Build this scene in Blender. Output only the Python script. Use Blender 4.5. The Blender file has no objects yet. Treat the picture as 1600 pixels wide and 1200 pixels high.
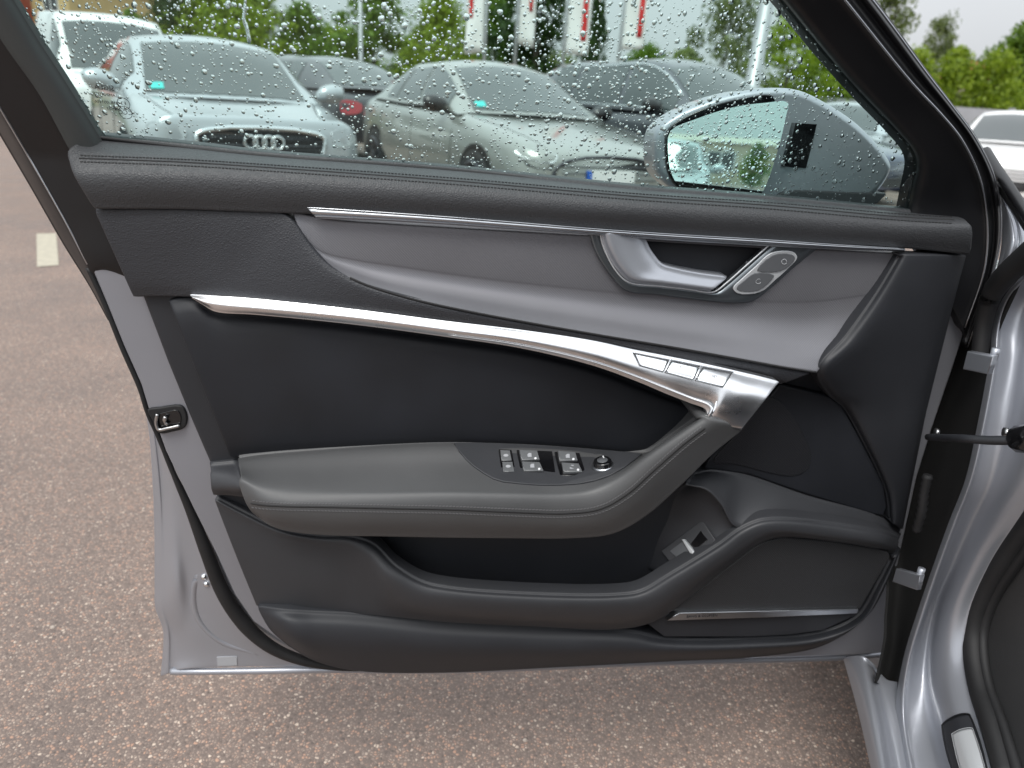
import bpy, bmesh, math, random
import numpy as np
from mathutils import Vector, Matrix
from mathutils.bvhtree import BVHTree
random.seed(7); RNG = np.random.default_rng(7)
sc = bpy.context.scene
COL = sc.collection
rad = math.radians

# ---------------------------------------------------------------- camera
FPX, PITCH, ROLL, CAMH = 1110.0, rad(21.8), rad(4.0), 1.12      # pixels of a 1600x1200 picture
CAM = np.array([0.0, 0.0, CAMH])
cF = np.array([0, math.cos(PITCH), -math.sin(PITCH)])
_r0 = np.array([1.0, 0, 0]); _u0 = np.cross(_r0, cF)
cR = _r0 * math.cos(ROLL) + _u0 * math.sin(ROLL)
cU = -_r0 * math.sin(ROLL) + _u0 * math.cos(ROLL)
cam_d = bpy.data.cameras.new('camera'); cam_o = bpy.data.objects.new('camera', cam_d); COL.objects.link(cam_o)
cam_o.matrix_world = Matrix(((cR[0], cU[0], -cF[0], CAM[0]), (cR[1], cU[1], -cF[1], CAM[1]), (cR[2], cU[2], -cF[2], CAM[2]), (0, 0, 0, 1)))
cam_d.sensor_fit = 'HORIZONTAL'; cam_d.sensor_width = 36.0; cam_d.lens = 36.0 * FPX / 1600.0
cam_d.clip_start = 0.02; cam_d.clip_end = 2000.0
cam_d.dof.use_dof = True; cam_d.dof.focus_distance = 0.86; cam_d.dof.aperture_fstop = 5.2
sc.camera = cam_o
def ray(px, py):
    return cF + cR * (px - 800.0) / FPX + cU * (600.0 - py) / FPX
def ground_at(px, py, z=0.0):
    d = ray(px, py); t = (z - CAM[2]) / d[2]
    return CAM + t * d
def at_depth(px, py, Y):
    d = ray(px, py); t = Y / d[1]
    return CAM + t * d

# ---------------------------------------------------------------- sky, sun, exposure
SUN_EL, SUN_AZ = rad(58), rad(205)            # azimuth clockwise from +Y
w = bpy.data.worlds.new('World'); sc.world = w; w.use_nodes = True
nt = w.node_tree; nt.nodes.clear()
sky = nt.nodes.new('ShaderNodeTexSky'); sky.sky_type = 'NISHITA'; sky.sun_disc = False
sky.sun_elevation = SUN_EL; sky.sun_rotation = SUN_AZ; sky.air_density = 1.5; sky.dust_density = 4.0; sky.ozone_density = 1.0
hs = nt.nodes.new('ShaderNodeHueSaturation'); hs.inputs['Saturation'].default_value = 0.25
# standard overcast luminance (zenith brighter than horizon) laid over the sky texture
geo = nt.nodes.new('ShaderNodeTexCoord'); sep = nt.nodes.new('ShaderNodeSeparateXYZ')
mx = nt.nodes.new('ShaderNodeMath'); mx.operation = 'MAXIMUM'; mx.inputs[1].default_value = 0.0
ma = nt.nodes.new('ShaderNodeMath'); ma.operation = 'MULTIPLY_ADD'; ma.inputs[1].default_value = 10.0; ma.inputs[2].default_value = 5.0
no = nt.nodes.new('ShaderNodeTexNoise'); no.inputs['Scale'].default_value = 2.2; no.inputs['Detail'].default_value = 5.0
mr = nt.nodes.new('ShaderNodeMapRange'); mr.inputs['From Min'].default_value = .3; mr.inputs['From Max'].default_value = .7; mr.inputs['To Min'].default_value = .92; mr.inputs['To Max'].default_value = 1.06
mul = nt.nodes.new('ShaderNodeMath'); mul.operation = 'MULTIPLY'
cc = nt.nodes.new('ShaderNodeMix'); cc.data_type = 'RGBA'; cc.blend_type = 'MULTIPLY'; cc.inputs[0].default_value = 1.0
cc.inputs[7].default_value = (0.94, 0.975, 1.02, 1)
mix = nt.nodes.new('ShaderNodeMix'); mix.data_type = 'RGBA'; mix.inputs[0].default_value = 0.86
bg = nt.nodes.new('ShaderNodeBackground'); bg.inputs['Strength'].default_value = 0.1
out = nt.nodes.new('ShaderNodeOutputWorld')
L = nt.links.new
L(sky.outputs[0], hs.inputs['Color']); L(geo.outputs['Generated'], sep.inputs[0]); L(sep.outputs['Z'], mx.inputs[0]); L(mx.outputs[0], ma.inputs[0])
L(geo.outputs['Generated'], no.inputs['Vector']); L(no.outputs[0], mr.inputs['Value']); L(ma.outputs[0], mul.inputs[0]); L(mr.outputs[0], mul.inputs[1])
L(mul.outputs[0], cc.inputs[6]); L(hs.outputs[0], mix.inputs[6]); L(cc.outputs[2], mix.inputs[7]); L(mix.outputs[2], bg.inputs['Color']); L(bg.outputs[0], out.inputs[0])
sd = bpy.data.lights.new('sun', 'SUN'); sd.energy = 1.5; sd.angle = rad(25); sd.color = (1, .97, .92)
so = bpy.data.objects.new('sun', sd); COL.objects.link(so); so.location = (0, 0, 30)
_s = Vector((math.sin(SUN_AZ) * math.cos(SUN_EL), math.cos(SUN_AZ) * math.cos(SUN_EL), math.sin(SUN_EL)))
so.rotation_euler = _s.to_track_quat('Z', 'Y').to_euler()
sc.view_settings.view_transform = 'Standard'; sc.view_settings.look = 'None'; sc.view_settings.gamma = 1.0
sc.view_settings.use_curve_mapping = False; sc.view_settings.exposure = 0.45
sc.render.engine = 'CYCLES'

# ---------------------------------------------------------------- materials
MATS = {}
def mat(name, col, rough=.5, metal=0., coat=0., spec=.5, bump=None, var=None, alpha=None, coatr=.05):
    """bump: list of (kind, scale, strength, distance); var: (scale, amount) colour variation"""
    m = bpy.data.materials.new(name); m.use_nodes = True; MATS[name] = m
    n = m.node_tree.nodes; l = m.node_tree.links; b = n['Principled BSDF']
    b.inputs['Base Color'].default_value = (*col, 1); b.inputs['Roughness'].default_value = rough; b.inputs['Metallic'].default_value = metal
    b.inputs['Coat Weight'].default_value = coat; b.inputs['Coat Roughness'].default_value = coatr; b.inputs['Specular IOR Level'].default_value = spec
    tc = n.new('ShaderNodeTexCoord')
    if var:
        t = n.new('ShaderNodeTexNoise'); t.inputs['Scale'].default_value = var[0]; t.inputs['Detail'].default_value = 6
        l.new(tc.outputs['Object'], t.inputs['Vector'])
        r = n.new('ShaderNodeMapRange'); r.inputs['From Min'].default_value = .3; r.inputs['From Max'].default_value = .7
        r.inputs['To Min'].default_value = 1 - var[1]; r.inputs['To Max'].default_value = 1 + var[1]
        l.new(t.outputs[0], r.inputs['Value'])
        mm = n.new('ShaderNodeMix'); mm.data_type = 'RGBA'; mm.blend_type = 'MULTIPLY'; mm.inputs[0].default_value = 1
        mm.inputs[6].default_value = (*col, 1); l.new(r.outputs[0], mm.inputs[7]); l.new(mm.outputs[2], b.inputs['Base Color'])
        r2 = n.new('ShaderNodeMapRange'); r2.inputs['From Min'].default_value = .3; r2.inputs['From Max'].default_value = .7
        r2.inputs['To Min'].default_value = max(.02, rough - .06); r2.inputs['To Max'].default_value = min(1, rough + .06)
        l.new(t.outputs[0], r2.inputs['Value']); l.new(r2.outputs[0], b.inputs['Roughness'])
    prev = None
    for (kind, s, st, dist) in (bump or []):
        if kind == 'voronoi':
            t = n.new('ShaderNodeTexVoronoi'); t.feature = 'DISTANCE_TO_EDGE'; t.inputs['Scale'].default_value = s; o = t.outputs['Distance']
        elif kind == 'dots':
            t = n.new('ShaderNodeTexVoronoi'); t.feature = 'F1'; t.inputs['Scale'].default_value = s; t.inputs['Randomness'].default_value = 0.0; o = t.outputs['Distance']
        elif kind == 'wave':
            t = n.new('ShaderNodeTexWave'); t.inputs['Scale'].default_value = s; t.bands_direction = 'DIAGONAL'; o = t.outputs[0]
        else:
            t = n.new('ShaderNodeTexNoise'); t.inputs['Scale'].default_value = s; t.inputs['Detail'].default_value = 4; o = t.outputs[0]
        l.new(tc.outputs['Object'], t.inputs['Vector'])
        bn = n.new('ShaderNodeBump'); bn.inputs['Strength'].default_value = st; bn.inputs['Distance'].default_value = dist
        l.new(o, bn.inputs['Height'])
        if prev: l.new(prev, bn.inputs['Normal'])
        prev = bn.outputs[0]
    if prev: l.new(prev, b.inputs['Normal'])
    return m
GRAIN = [('voronoi', 360, .7, .0010), ('noise', 210, .4, .0012)]
FINE = [('noise', 1500, .35, .0003)]
mat('leather_pad', (.046, .048, .052), .50, bump=GRAIN, var=(6, .10))
mat('leather_panel', (.033, .035, .041), .52, bump=GRAIN, var=(6, .10))
mat('leather_arm', (.072, .073, .075), .46, bump=[('voronoi', 700, .3, .0004), ('noise', 260, .2, .0005)], var=(7, .10))
mat('insert_fabric', (.0105, .012, .0165), .62, bump=FINE, var=(9, .25))
mat('plastic_black', (.021, .0225, .027), .55, bump=FINE, var=(8, .12))
mat('plastic_grey', (.034, .0355, .040), .50, bump=FINE, var=(8, .1))
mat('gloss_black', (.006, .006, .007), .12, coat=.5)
mat('rubber', (.012, .012, .013), .62, bump=FINE, var=(20, .2))
mat('frame_black', (.0065, .0067, .008), .40, var=(12, .15))
mat('pillar_cloth', (.050, .055, .055), .75, bump=FINE)
mat('decor_alu', (.185, .185, .20), .42, metal=.40, bump=[('wave', 190, .25, .0004), ('noise', 900, .15, .0002)], var=(5, .05))
mat('satin_chrome', (.84, .85, .87), .30, metal=1.0, var=(20, .03))
mat('satin_dark', (.50, .52, .55), .32, metal=1.0, var=(20, .03))
mat('bezel_grey', (.17, .19, .205), .32, metal=.8, var=(20, .03))
mat('button_face', (.105, .11, .118), .42, var=(30, .05))
mat('switch_grey', (.12, .125, .13), .35, coat=.3)
mat('icon_white', (.75, .76, .78), .4)
mat('icon_dim', (.30, .31, .32), .4)
mat('icon_grey', (.38, .39, .41), .5)
mat('thread', (.12, .12, .125), .6)
mat('thread_dark', (.012, .012, .013), .7)
mat('silver_paint', (.37, .385, .425), .40, metal=.55, coat=.7, var=(3, .03), bump=[('noise', 2500, .06, .0001)])
mat('silver_matt', (.29, .295, .325), .5, metal=.45, coat=.2, var=(3, .04))
mat('bright_trim', (.60, .62, .64), .32, metal=.35)
mat('lever_silver', (.40, .42, .46), .34, metal=.5)
mat('raw_steel', (.5, .5, .5), .3, metal=1.0)
mat('dirt_brown', (.05, .043, .035), .8, var=(18, .5))
def perforated(name, base, hole, scale, r0):
    m = mat(name, base, .5); n = m.node_tree.nodes; l = m.node_tree.links; b = n['Principled BSDF']
    tc = n.new('ShaderNodeTexCoord'); mp = n.new('ShaderNodeMapping'); mp.inputs['Rotation'].default_value = (0, rad(45), 0); mp.inputs['Scale'].default_value = (1, 0, 1)
    t = n.new('ShaderNodeTexVoronoi'); t.inputs['Scale'].default_value = scale; t.inputs['Randomness'].default_value = 0
    l.new(tc.outputs['Object'], mp.inputs[0]); l.new(mp.outputs[0], t.inputs['Vector'])
    r = n.new('ShaderNodeMapRange'); r.inputs['From Min'].default_value = r0; r.inputs['From Max'].default_value = r0 + .1
    l.new(t.outputs['Distance'], r.inputs['Value'])
    mm = n.new('ShaderNodeMix'); mm.data_type = 'RGBA'; mm.inputs[6].default_value = (*hole, 1); mm.inputs[7].default_value = (*base, 1)
    l.new(r.outputs[0], mm.inputs[0]); l.new(mm.outputs[2], b.inputs['Base Color'])
    bn = n.new('ShaderNodeBump'); bn.inputs['Strength'].default_value = .5; bn.inputs['Distance'].default_value = .0006
    l.new(r.outputs[0], bn.inputs['Height']); l.new(bn.outputs[0], b.inputs['Normal'])
perforated('grille_perforated', (.036, .037, .040), (.006, .006, .007), 420, .30)
perforated('cloth_perforated', (.017, .018, .022), (.006, .006, .008), 360, .28)
def thin_glass(name, tint, rough=0.0, f0=.05):
    m = bpy.data.materials.new(name); m.use_nodes = True; MATS[name] = m
    n = m.node_tree.nodes; l = m.node_tree.links; n.clear()
    o = n.new('ShaderNodeOutputMaterial'); t = n.new('ShaderNodeBsdfTransparent'); g = n.new('ShaderNodeBsdfGlossy'); x = n.new('ShaderNodeMixShader')
    t.inputs[0].default_value = (*tint, 1); g.inputs['Roughness'].default_value = rough; g.inputs[0].default_value = (.9, 1, .98, 1)
    fr = n.new('ShaderNodeFresnel'); fr.inputs['IOR'].default_value = 1.5
    mu = n.new('ShaderNodeMath'); mu.operation = 'MULTIPLY_ADD'; mu.inputs[1].default_value = .8; mu.inputs[2].default_value = f0 - .03
    l.new(fr.outputs[0], mu.inputs[0]); l.new(mu.outputs[0], x.inputs[0]); l.new(t.outputs[0], x.inputs[1]); l.new(g.outputs[0], x.inputs[2]); l.new(x.outputs[0], o.inputs[0])
    return m
thin_glass('door_glass', (.80, .965, .93), f0=.045)
def water_mat():
    m = bpy.data.materials.new('water_drop'); m.use_nodes = True; MATS['water_drop'] = m
    b = m.node_tree.nodes['Principled BSDF']; b.inputs['Base Color'].default_value = (1, 1, 1, 1); b.inputs['Roughness'].default_value = 0.0
    b.inputs['Transmission Weight'].default_value = 1.0; b.inputs['IOR'].default_value = 1.33
water_mat()
mat('mirror_glass', (.80, .86, .86), .015, metal=1.0)

# ---------------------------------------------------------------- helpers
def link(name, me, m=None, parent=None, smooth=True, wn=False):
    o = bpy.data.objects.new(name, me); COL.objects.link(o)
    if m: me.materials.append(MATS[m])
    if smooth and len(me.polygons): me.polygons.foreach_set('use_smooth', [True] * len(me.polygons))
    if parent is not None: o.parent = parent
    if wn: o.modifiers.new('wn', 'WEIGHTED_NORMAL').keep_sharp = True
    return o
def mesh(name, V, F, m=None, parent=None, smooth=True, wn=False):
    me = bpy.data.meshes.new(name); me.from_pydata([tuple(map(float, v)) for v in V], [], F); me.validate(); me.update()
    return link(name, me, m, parent, smooth, wn)
def thing(name, label, cat, loc=(0, 0, 0), rz=0., group=None):
    o = bpy.data.objects.new(name, None); COL.objects.link(o); o.location = loc; o.rotation_euler = (0, 0, rz)
    o.empty_display_size = .1
    return tag(o, label, cat, group)
def tag(o, label, cat, group=None):
    o['label'] = label; o['category'] = cat
    if group: o['group'] = group
    return o
def structure(o): o['kind'] = 'structure'; return o
def stuff(o): o['kind'] = 'stuff'; return o
def cr(P, n, closed=False, metric=None):
    """centripetal Catmull-Rom through P (k x d), n samples per segment"""
    P = np.asarray(P, float); M = P if metric is None else P * metric
    k = len(P)
    if closed:
        idx = [-1] + list(range(k)) + [0, 1]; Q = P[[i % k for i in idx]]; QM = M[[i % k for i in idx]]; segs = k
    else:
        Q = np.vstack([2 * P[0] - P[1], P, 2 * P[-1] - P[-2]]); QM = np.vstack([2 * M[0] - M[1], M, 2 * M[-1] - M[-2]]); segs = k - 1
    outp = []
    for s in range(segs):
        p0, p1, p2, p3 = Q[s:s + 4]; m0, m1, m2, m3 = QM[s:s + 4]
        d = lambda a, b: max(np.linalg.norm(b - a), 1e-6) ** .5
        t0 = 0; t1 = t0 + d(m0, m1); t2 = t1 + d(m1, m2); t3 = t2 + d(m2, m3)
        for j in range(n):
            t = t1 + (t2 - t1) * j / n
            a1 = (t1 - t) / (t1 - t0) * p0 + (t - t0) / (t1 - t0) * p1; a2 = (t2 - t) / (t2 - t1) * p1 + (t - t1) / (t2 - t1) * p2; a3 = (t3 - t) / (t3 - t2) * p2 + (t - t2) / (t3 - t2) * p3
            b1 = (t2 - t) / (t2 - t0) * a1 + (t - t0) / (t2 - t0) * a2; b2 = (t3 - t) / (t3 - t1) * a2 + (t - t1) / (t3 - t1) * a3
            outp.append((t2 - t) / (t2 - t1) * b1 + (t - t1) / (t2 - t1) * b2)
    if not closed: outp.append(P[-1])
    return np.array(outp)
def inpoly(x, y, poly):
    c = False; j = len(poly) - 1
    for i in range(len(poly)):
        xi, yi = poly[i][0], poly[i][1]; xj, yj = poly[j][0], poly[j][1]
        if (yi > y) != (yj > y) and x < (xj - xi) * (y - yi) / (yj - yi) + xi: c = not c
        j = i
    return c

class Frame:
    """a vertical reference plane standing in the place; pixel rays are met with planes parallel to it"""
    def __init__(s, origin, ux, tilt=0., zb=0.):
        s.O = np.array(origin, float); s.ux = np.array([ux[0], ux[1], 0.]); s.ux /= np.linalg.norm(s.ux)
        s.W = np.array([s.ux[1], -s.ux[0], 0.]); s.tilt = tilt; s.zb = zb; s.ang = math.atan2(s.ux[1], s.ux[0])
        s.camL = s.loc(CAM)
    def loc(s, P):
        v = np.asarray(P) - s.O; return np.stack([v @ s.ux, -(v @ s.W), v[..., 2]], -1)
    def pt(s, px, py, w, tilt=False):
        d = ray(px, py)
        if tilt:
            nn = s.W - np.array([0, 0, s.tilt]); q = s.O + s.W * w; q[2] = s.zb
            P = CAM + d * (((q - CAM) @ nn) / (d @ nn))
            if P[2] > s.zb: return s.loc(P)
        P = CAM + d * ((((s.O - CAM) @ s.W) + w) / (d @ s.W))
        return s.loc(P)
    def pts(s, A, tilt=False): return np.array([s.pt(a[0], a[1], a[2], tilt) for a in A])
    def hit(s, bvh, px, py, lift=0.):
        q = s.pt(px, py, 0.) - s.camL; q = q / np.linalg.norm(q)
        h = bvh.ray_cast(Vector(s.camL), Vector(q))
        if h[0] is None: return None, None
        n = np.array(h[1]); n = n if n @ q < 0 else -n
        return np.array(h[0]) + n * lift, n

def skirt(V, F, loop, r, depth, nrm=np.array([0, -1., 0]), steps=3):
    """round the rim `loop` (indices) off by r and carry it back by depth"""
    P = np.array([V[i] for i in loop]); n = np.asarray(nrm) / np.linalg.norm(nrm)
    T = np.roll(P, -1, 0) - np.roll(P, 1, 0); T /= np.maximum(np.linalg.norm(T, axis=1), 1e-9)[:, None]
    o = np.cross(T, n); ln = np.linalg.norm(o, axis=1); o /= np.maximum(ln, 1e-9)[:, None]
    C = P.mean(0)
    if sum(np.einsum('ij,ij->i', o, P - C)) < 0: o = -o
    prev = list(loop)
    rings = [(r * math.sin(a), r * (1 - math.cos(a))) for a in np.linspace(0, math.pi / 2, steps + 1)[1:]] if r > 0 else []
    rings.append((r, max(depth, r + 1e-4)))
    k = len(loop)
    for (oo, bb) in rings:
        base = len(V)
        for i in range(k): V.append(P[i] + o[i] * oo - n * bb)
        for i in range(k):
            j = (i + 1) % k; F.append((prev[i], prev[j], base + j, base + i))
        prev = [base + i for i in range(k)]
def loft(fr, name, rows, m, parent, n=6, ms=4, r=.002, depth=.02, holes=None, tilt=False, wn=False, keep=None):
    R = np.array([cr(row, n) for row in rows]); nc = R.shape[1]
    if len(rows) > 1: G = np.stack([cr(R[:, c], ms, metric=np.array([1, 1, 1300.])) for c in range(nc)], 1)
    nr = G.shape[0]
    V = [fr.pt(*G[i, j], tilt) for i in range(nr) for j in range(nc)]
    F = []
    for i in range(nr - 1):
        for j in range(nc - 1):
            if holes:
                c = (G[i, j] + G[i + 1, j + 1] + G[i, j + 1] + G[i + 1, j]) / 4
                if any(inpoly(c[0], c[1], h) for h in holes): continue
            F.append((i * nc + j, (i + 1) * nc + j, (i + 1) * nc + j + 1, i * nc + j + 1))
    bvh = BVHTree.FromPolygons([Vector(v) for v in V], F)
    loop = [j for j in range(nc)] + [i * nc + nc - 1 for i in range(1, nr)] + [(nr - 1) * nc + j for j in range(nc - 2, -1, -1)] + [i * nc for i in range(nr - 2, 0, -1)]
    if depth > 0: skirt(V, F, loop, r, depth)
    o = mesh(name, V, F, m, parent, wn=wn)
    bm = bmesh.new(); bm.from_mesh(o.data); bmesh.ops.remove_doubles(bm, verts=bm.verts, dist=1e-6); bmesh.ops.recalc_face_normals(bm, faces=bm.faces); bm.to_mesh(o.data); bm.free()
    o.data.polygons.foreach_set('use_smooth', [True] * len(o.data.polygons))
    return o, bvh, G
def plate3d(name, P, nrm, m, parent, r=.001, depth=.005, lift=0., steps=3):
    P = np.asarray(P, float); n = np.asarray(nrm, float); n = n / np.linalg.norm(n); P = P + n * lift
    T = np.roll(P, -1, 0) - np.roll(P, 1, 0); T /= np.maximum(np.linalg.norm(T, axis=1), 1e-9)[:, None]
    o = np.cross(T, n); o /= np.maximum(np.linalg.norm(o, axis=1), 1e-9)[:, None]
    if sum(np.einsum('ij,ij->i', o, P - P.mean(0))) < 0: o = -o
    V = [p for p in P - o * r]; k = len(V); F = [tuple(range(k))]
    skirt(V, F, list(range(k)), r, depth, n, steps)
    ob = mesh(name, V, F, m, parent, wn=True)
    bm = bmesh.new(); bm.from_mesh(ob.data); bmesh.ops.recalc_face_normals(bm, faces=bm.faces); bm.to_mesh(ob.data); bm.free()
    ob.data.polygons.foreach_set('use_smooth', [True] * len(ob.data.polygons))
    return ob
def plate(fr, name, outl, w, m, parent, r=.002, depth=.01, n=1, tilt=False, steps=3):
    A = [(a[0], a[1], a[2] if len(a) > 2 else w) for a in outl]
    if n > 1: A = cr(A, n, closed=True)
    return plate3d(name, fr.pts(A, tilt), (0, -1, 0), m, parent, r, depth, 0., steps)
def plate_on(fr, bvh, name, outl, m, parent, lift=.001, r=.0005, depth=.003, n=1, flat=False):
    A = [(a[0], a[1]) for a in outl]
    if n > 1: A = cr(A, n, closed=True)
    P, N = [], []
    for a in A:
        p, q = fr.hit(bvh, a[0], a[1])
        if p is not None: P.append(p); N.append(q)
    if flat:      # a rigid piece set into a curved surface
        P = np.array(P); c = P.mean(0); u, s_, vt = np.linalg.svd(P - c); nn = vt[2]; nn = nn if nn @ np.mean(N, 0) > 0 else -nn
        dv = (P - c) @ nn; P = P - dv[:, None] * nn; return plate3d(name, P, nn, m, parent, r, depth, lift)
    return plate3d(name, P, np.mean(N, 0), m, parent, r, depth, lift)
def tube_geo(path, radius, seg=8, closed=False, V=None, F=None, flat=1.0):
    V = [] if V is None else V; F = [] if F is None else F
    P = np.asarray(path, float); k = len(P); R = np.full(k, radius) if np.isscalar(radius) else np.asarray(radius)
    base = len(V); up = np.array([0, 0, 1.])
    for i in range(k):
        a = P[(i - 1) % k] if (closed or i > 0) else P[i]; b = P[(i + 1) % k] if (closed or i < k - 1) else P[i]
        t = b - a; t /= max(np.linalg.norm(t), 1e-9)
        x = np.cross(up if abs(t[2]) < .9 else np.array([1., 0, 0]), t); x /= np.linalg.norm(x); y = np.cross(t, x)
        for s in range(seg):
            g = 2 * math.pi * s / seg; V.append(P[i] + R[i] * (math.cos(g) * x + flat * math.sin(g) * y))
    for i in range(k if closed else k - 1):
        j = (i + 1) % k
        for s in range(seg):
            s2 = (s + 1) % seg; F.append((base + i * seg + s, base + i * seg + s2, base + j * seg + s2, base + j * seg + s))
    if not closed: F.append(tuple(base + s for s in range(seg))[::-1]); F.append(tuple(base + (k - 1) * seg + s for s in range(seg)))
    return V, F
def tube(name, path, radius, m, parent, seg=8, closed=False, flat=1.0):
    V, F = tube_geo(path, radius, seg, closed, flat=flat); return mesh(name, V, F, m, parent)
def box_geo(c, hx, hy, hz, V, F):
    """c centre; hx, hy, hz half-axis vectors"""
    b = len(V); c = np.asarray(c); hx, hy, hz = map(np.asarray, (hx, hy, hz))
    for sx in (-1, 1):
        for sy in (-1, 1):
            for sz in (-1, 1): V.append(c + sx * hx + sy * hy + sz * hz)
    for f in ((0, 1, 3, 2), (4, 6, 7, 5), (0, 4, 5, 1), (2, 3, 7, 6), (0, 2, 6, 4), (1, 5, 7, 3)): F.append(tuple(b + i for i in f))
def box(name, c, size, m, parent=None, bev=0., rz=0.):
    V, F = [], []; s = np.array(size) / 2; ca, sa = math.cos(rz), math.sin(rz)
    box_geo(c, np.array([ca, sa, 0]) * s[0], np.array([-sa, ca, 0]) * s[1], (0, 0, s[2]), V, F)
    o = mesh(name, V, F, m, parent, smooth=bev > 0)
    if bev > 0:
        b = o.modifiers.new('b', 'BEVEL'); b.width = bev; b.segments = 3; b.limit_method = 'ANGLE'
        o.modifiers.new('wn', 'WEIGHTED_NORMAL')
    return o
def text_part(name, s, size, M, m, parent, mirror=False, extrude=.00015):
    c = bpy.data.curves.new('t', 'FONT'); c.body = s; c.size = size; c.align_x = 'CENTER'; c.align_y = 'CENTER'; c.extrude = extrude; c.resolution_u = 2
    t = bpy.data.objects.new('t', c); COL.objects.link(t)
    bpy.context.view_layer.update()
    me = bpy.data.meshes.new_from_object(t.evaluated_get(bpy.context.evaluated_depsgraph_get()))
    bpy.data.objects.remove(t)
    if mirror: me.transform(Matrix.Scale(-1, 4, Vector((1, 0, 0))))
    me.transform(M); me.name = name; me.materials.clear()
    return link(name, me, m, parent, smooth=False)
def frame_mat(p, n, xdir):
    n = np.asarray(n) / np.linalg.norm(n); x = np.asarray(xdir) - n * (np.asarray(xdir) @ n); x /= np.linalg.norm(x); y = np.cross(n, x)
    return Matrix(((x[0], y[0], n[0], p[0]), (x[1], y[1], n[1], p[1]), (x[2], y[2], n[2], p[2]), (0, 0, 0, 1)))
def mid(a, b, t, dw=0.):
    return [tuple(np.array(p) * (1 - t) + np.array(q) * t + np.array([0, 0, dw])) for p, q in zip(a, b)]
def W(pts, ws):
    """attach depths to pixel points: scalar or list"""
    return [(p[0], p[1], ws if np.isscalar(ws) else ws[i]) for i, p in enumerate(pts)]

def patch_on(fr, bvh, quad, name, m, parent, lift=.001, r=.0005, depth=.003, nu=12, nv=16, rc=0.):
    """a sheet with thickness that follows a curved surface; quad TL, TR, BR, BL in pixels, rc rounds the corners"""
    q = [np.array(v, float) for v in quad]; V, F = [], []
    for i in range(nu + 1):
        for j in range(nv + 1):
            u, v = i / nu, j / nv
            if rc:      # pull the corners in
                a, b = 2 * u - 1, 2 * v - 1; k = rc * a * a * b * b; u = (a * (1 - k) + 1) / 2; v = (b * (1 - k) + 1) / 2
            p = (q[0] * (1 - u) + q[1] * u) * (1 - v) + (q[3] * (1 - u) + q[2] * u) * v; V.append(fr.hit(bvh, p[0], p[1], lift)[0])
    for i in range(nu):
        for j in range(nv): k = i * (nv + 1) + j; F.append((k, k + nv + 1, k + nv + 2, k + 1))
    rim_ = [i * (nv + 1) for i in range(nu + 1)] + [nu * (nv + 1) + j for j in range(1, nv + 1)] + [i * (nv + 1) + nv for i in range(nu - 1, -1, -1)] + [j for j in range(nv - 1, 0, -1)]
    c = np.mean(V, 0); n = fr.camL - c; n = n / np.linalg.norm(n); skirt(V, F, rim_, r, depth, n)
    return mesh(name, V, F, m, parent)
# ================================================================ the open door of the silver car
DY = rad(7.5)
DF = Frame((0, .875, .27), (math.cos(DY), math.sin(DY)), tilt=.34, zb=1.03)
door = thing('car_door', 'open silver car door showing its black inner trim, wet window and side mirror', 'car door', tuple(DF.O), DF.ang)
D = DF
# --- painted steel shell
shell_out = [(141, 417), (163, 468), (192, 540), (219, 600), (232, 642), (248, 677), (258, 705), (300, 792), (337, 866), (366, 930), (395, 972), (440, 1004), (480, 1025), (530, 1043), (700, 1046), (1000, 1034), (1240, 1027), (1345, 1024), (1393, 1019), (1391, 985), (1397, 915), (1411, 850), (1434, 745), (1457, 671), (1490, 575), (1511, 508), (1480, 430), (800, 360), (300, 350), (115, 360)]
shell = plate(D, 'shell', shell_out, 0.0, 'silver_matt', door, r=.004, depth=.055)
rows = [
    [(229, 640, -.062), (235, 683, -.062), (241, 775, -.062), (243, 858, -.062), (243, 915, -.062), (244, 950, -.062), (256, 985, -.062), (255, 1030, -.062), (252, 1056, -.062)],
    [(234, 640, -.055), (242, 690, -.055), (250, 775, -.055), (252, 858, -.054), (252, 915, -.054), (252, 948, -.054), (262, 984, -.055), (263, 1030, -.055), (262, 1052, -.055)],
    [(236, 640, -.056), (244, 690, -.056), (253, 775, -.056), (256, 858, -.052), (257, 915, -.050), (256, 950, -.052), (266, 985, -.056), (267, 1030, -.056), (267, 1050, -.056)],
    [(238, 640, -.048), (252, 700, -.048), (266, 775, -.046), (273, 858, -.040), (278, 915, -.034), (280, 955, -.040), (280, 995, -.050), (280, 1030, -.050), (280, 1046, -.045)],
    [(242, 640, -.040), (259, 710, -.040), (278, 775, -.040), (288, 858, -.040), (294, 915, -.040), (298, 955, -.040), (304, 985, -.040), (320, 1020, -.040), (330, 1042, -.038)],
    [(246, 650, -.034), (270, 720, -.034), (295, 790, -.036), (308, 858, -.036), (318, 915, -.036), (335, 955, -.036), (370, 995, -.036), (420, 1025, -.036), (450, 1041, -.036)],
    [(254, 660, -.020), (280, 735, -.020), (310, 800, -.022), (345, 880, -.022), (370, 930, -.022), (400, 968, -.022), (440, 1000, -.022), (500, 1032, -.022), (540, 1046, -.022)]]
flange, flange_bvh, _ = loft(D, 'shut_flange', rows, 'silver_paint', door, n=8, ms=5, r=.002, depth=.012)
lp = cr([(268, 1049, -.052), (300, 1049, -.045), (400, 1048, -.04), (520, 1046, -.03), (700, 1047, -.03), (1000, 1036, -.03), (1330, 1026, -.03), (1392, 1020, -.03)], 8)
tube('bottom_lip', D.pts(lp), .0055, 'silver_paint', door, 10)
p = cr([(331, 880, -.0425), (309, 900, -.042), (303, 935, -.0425), (312, 968, -.042), (345, 1000, -.0415), (405, 1020, -.0425)], 8)
tube('pressed_bead', D.pts(p), .0055, 'silver_paint', flange, 8)
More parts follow.
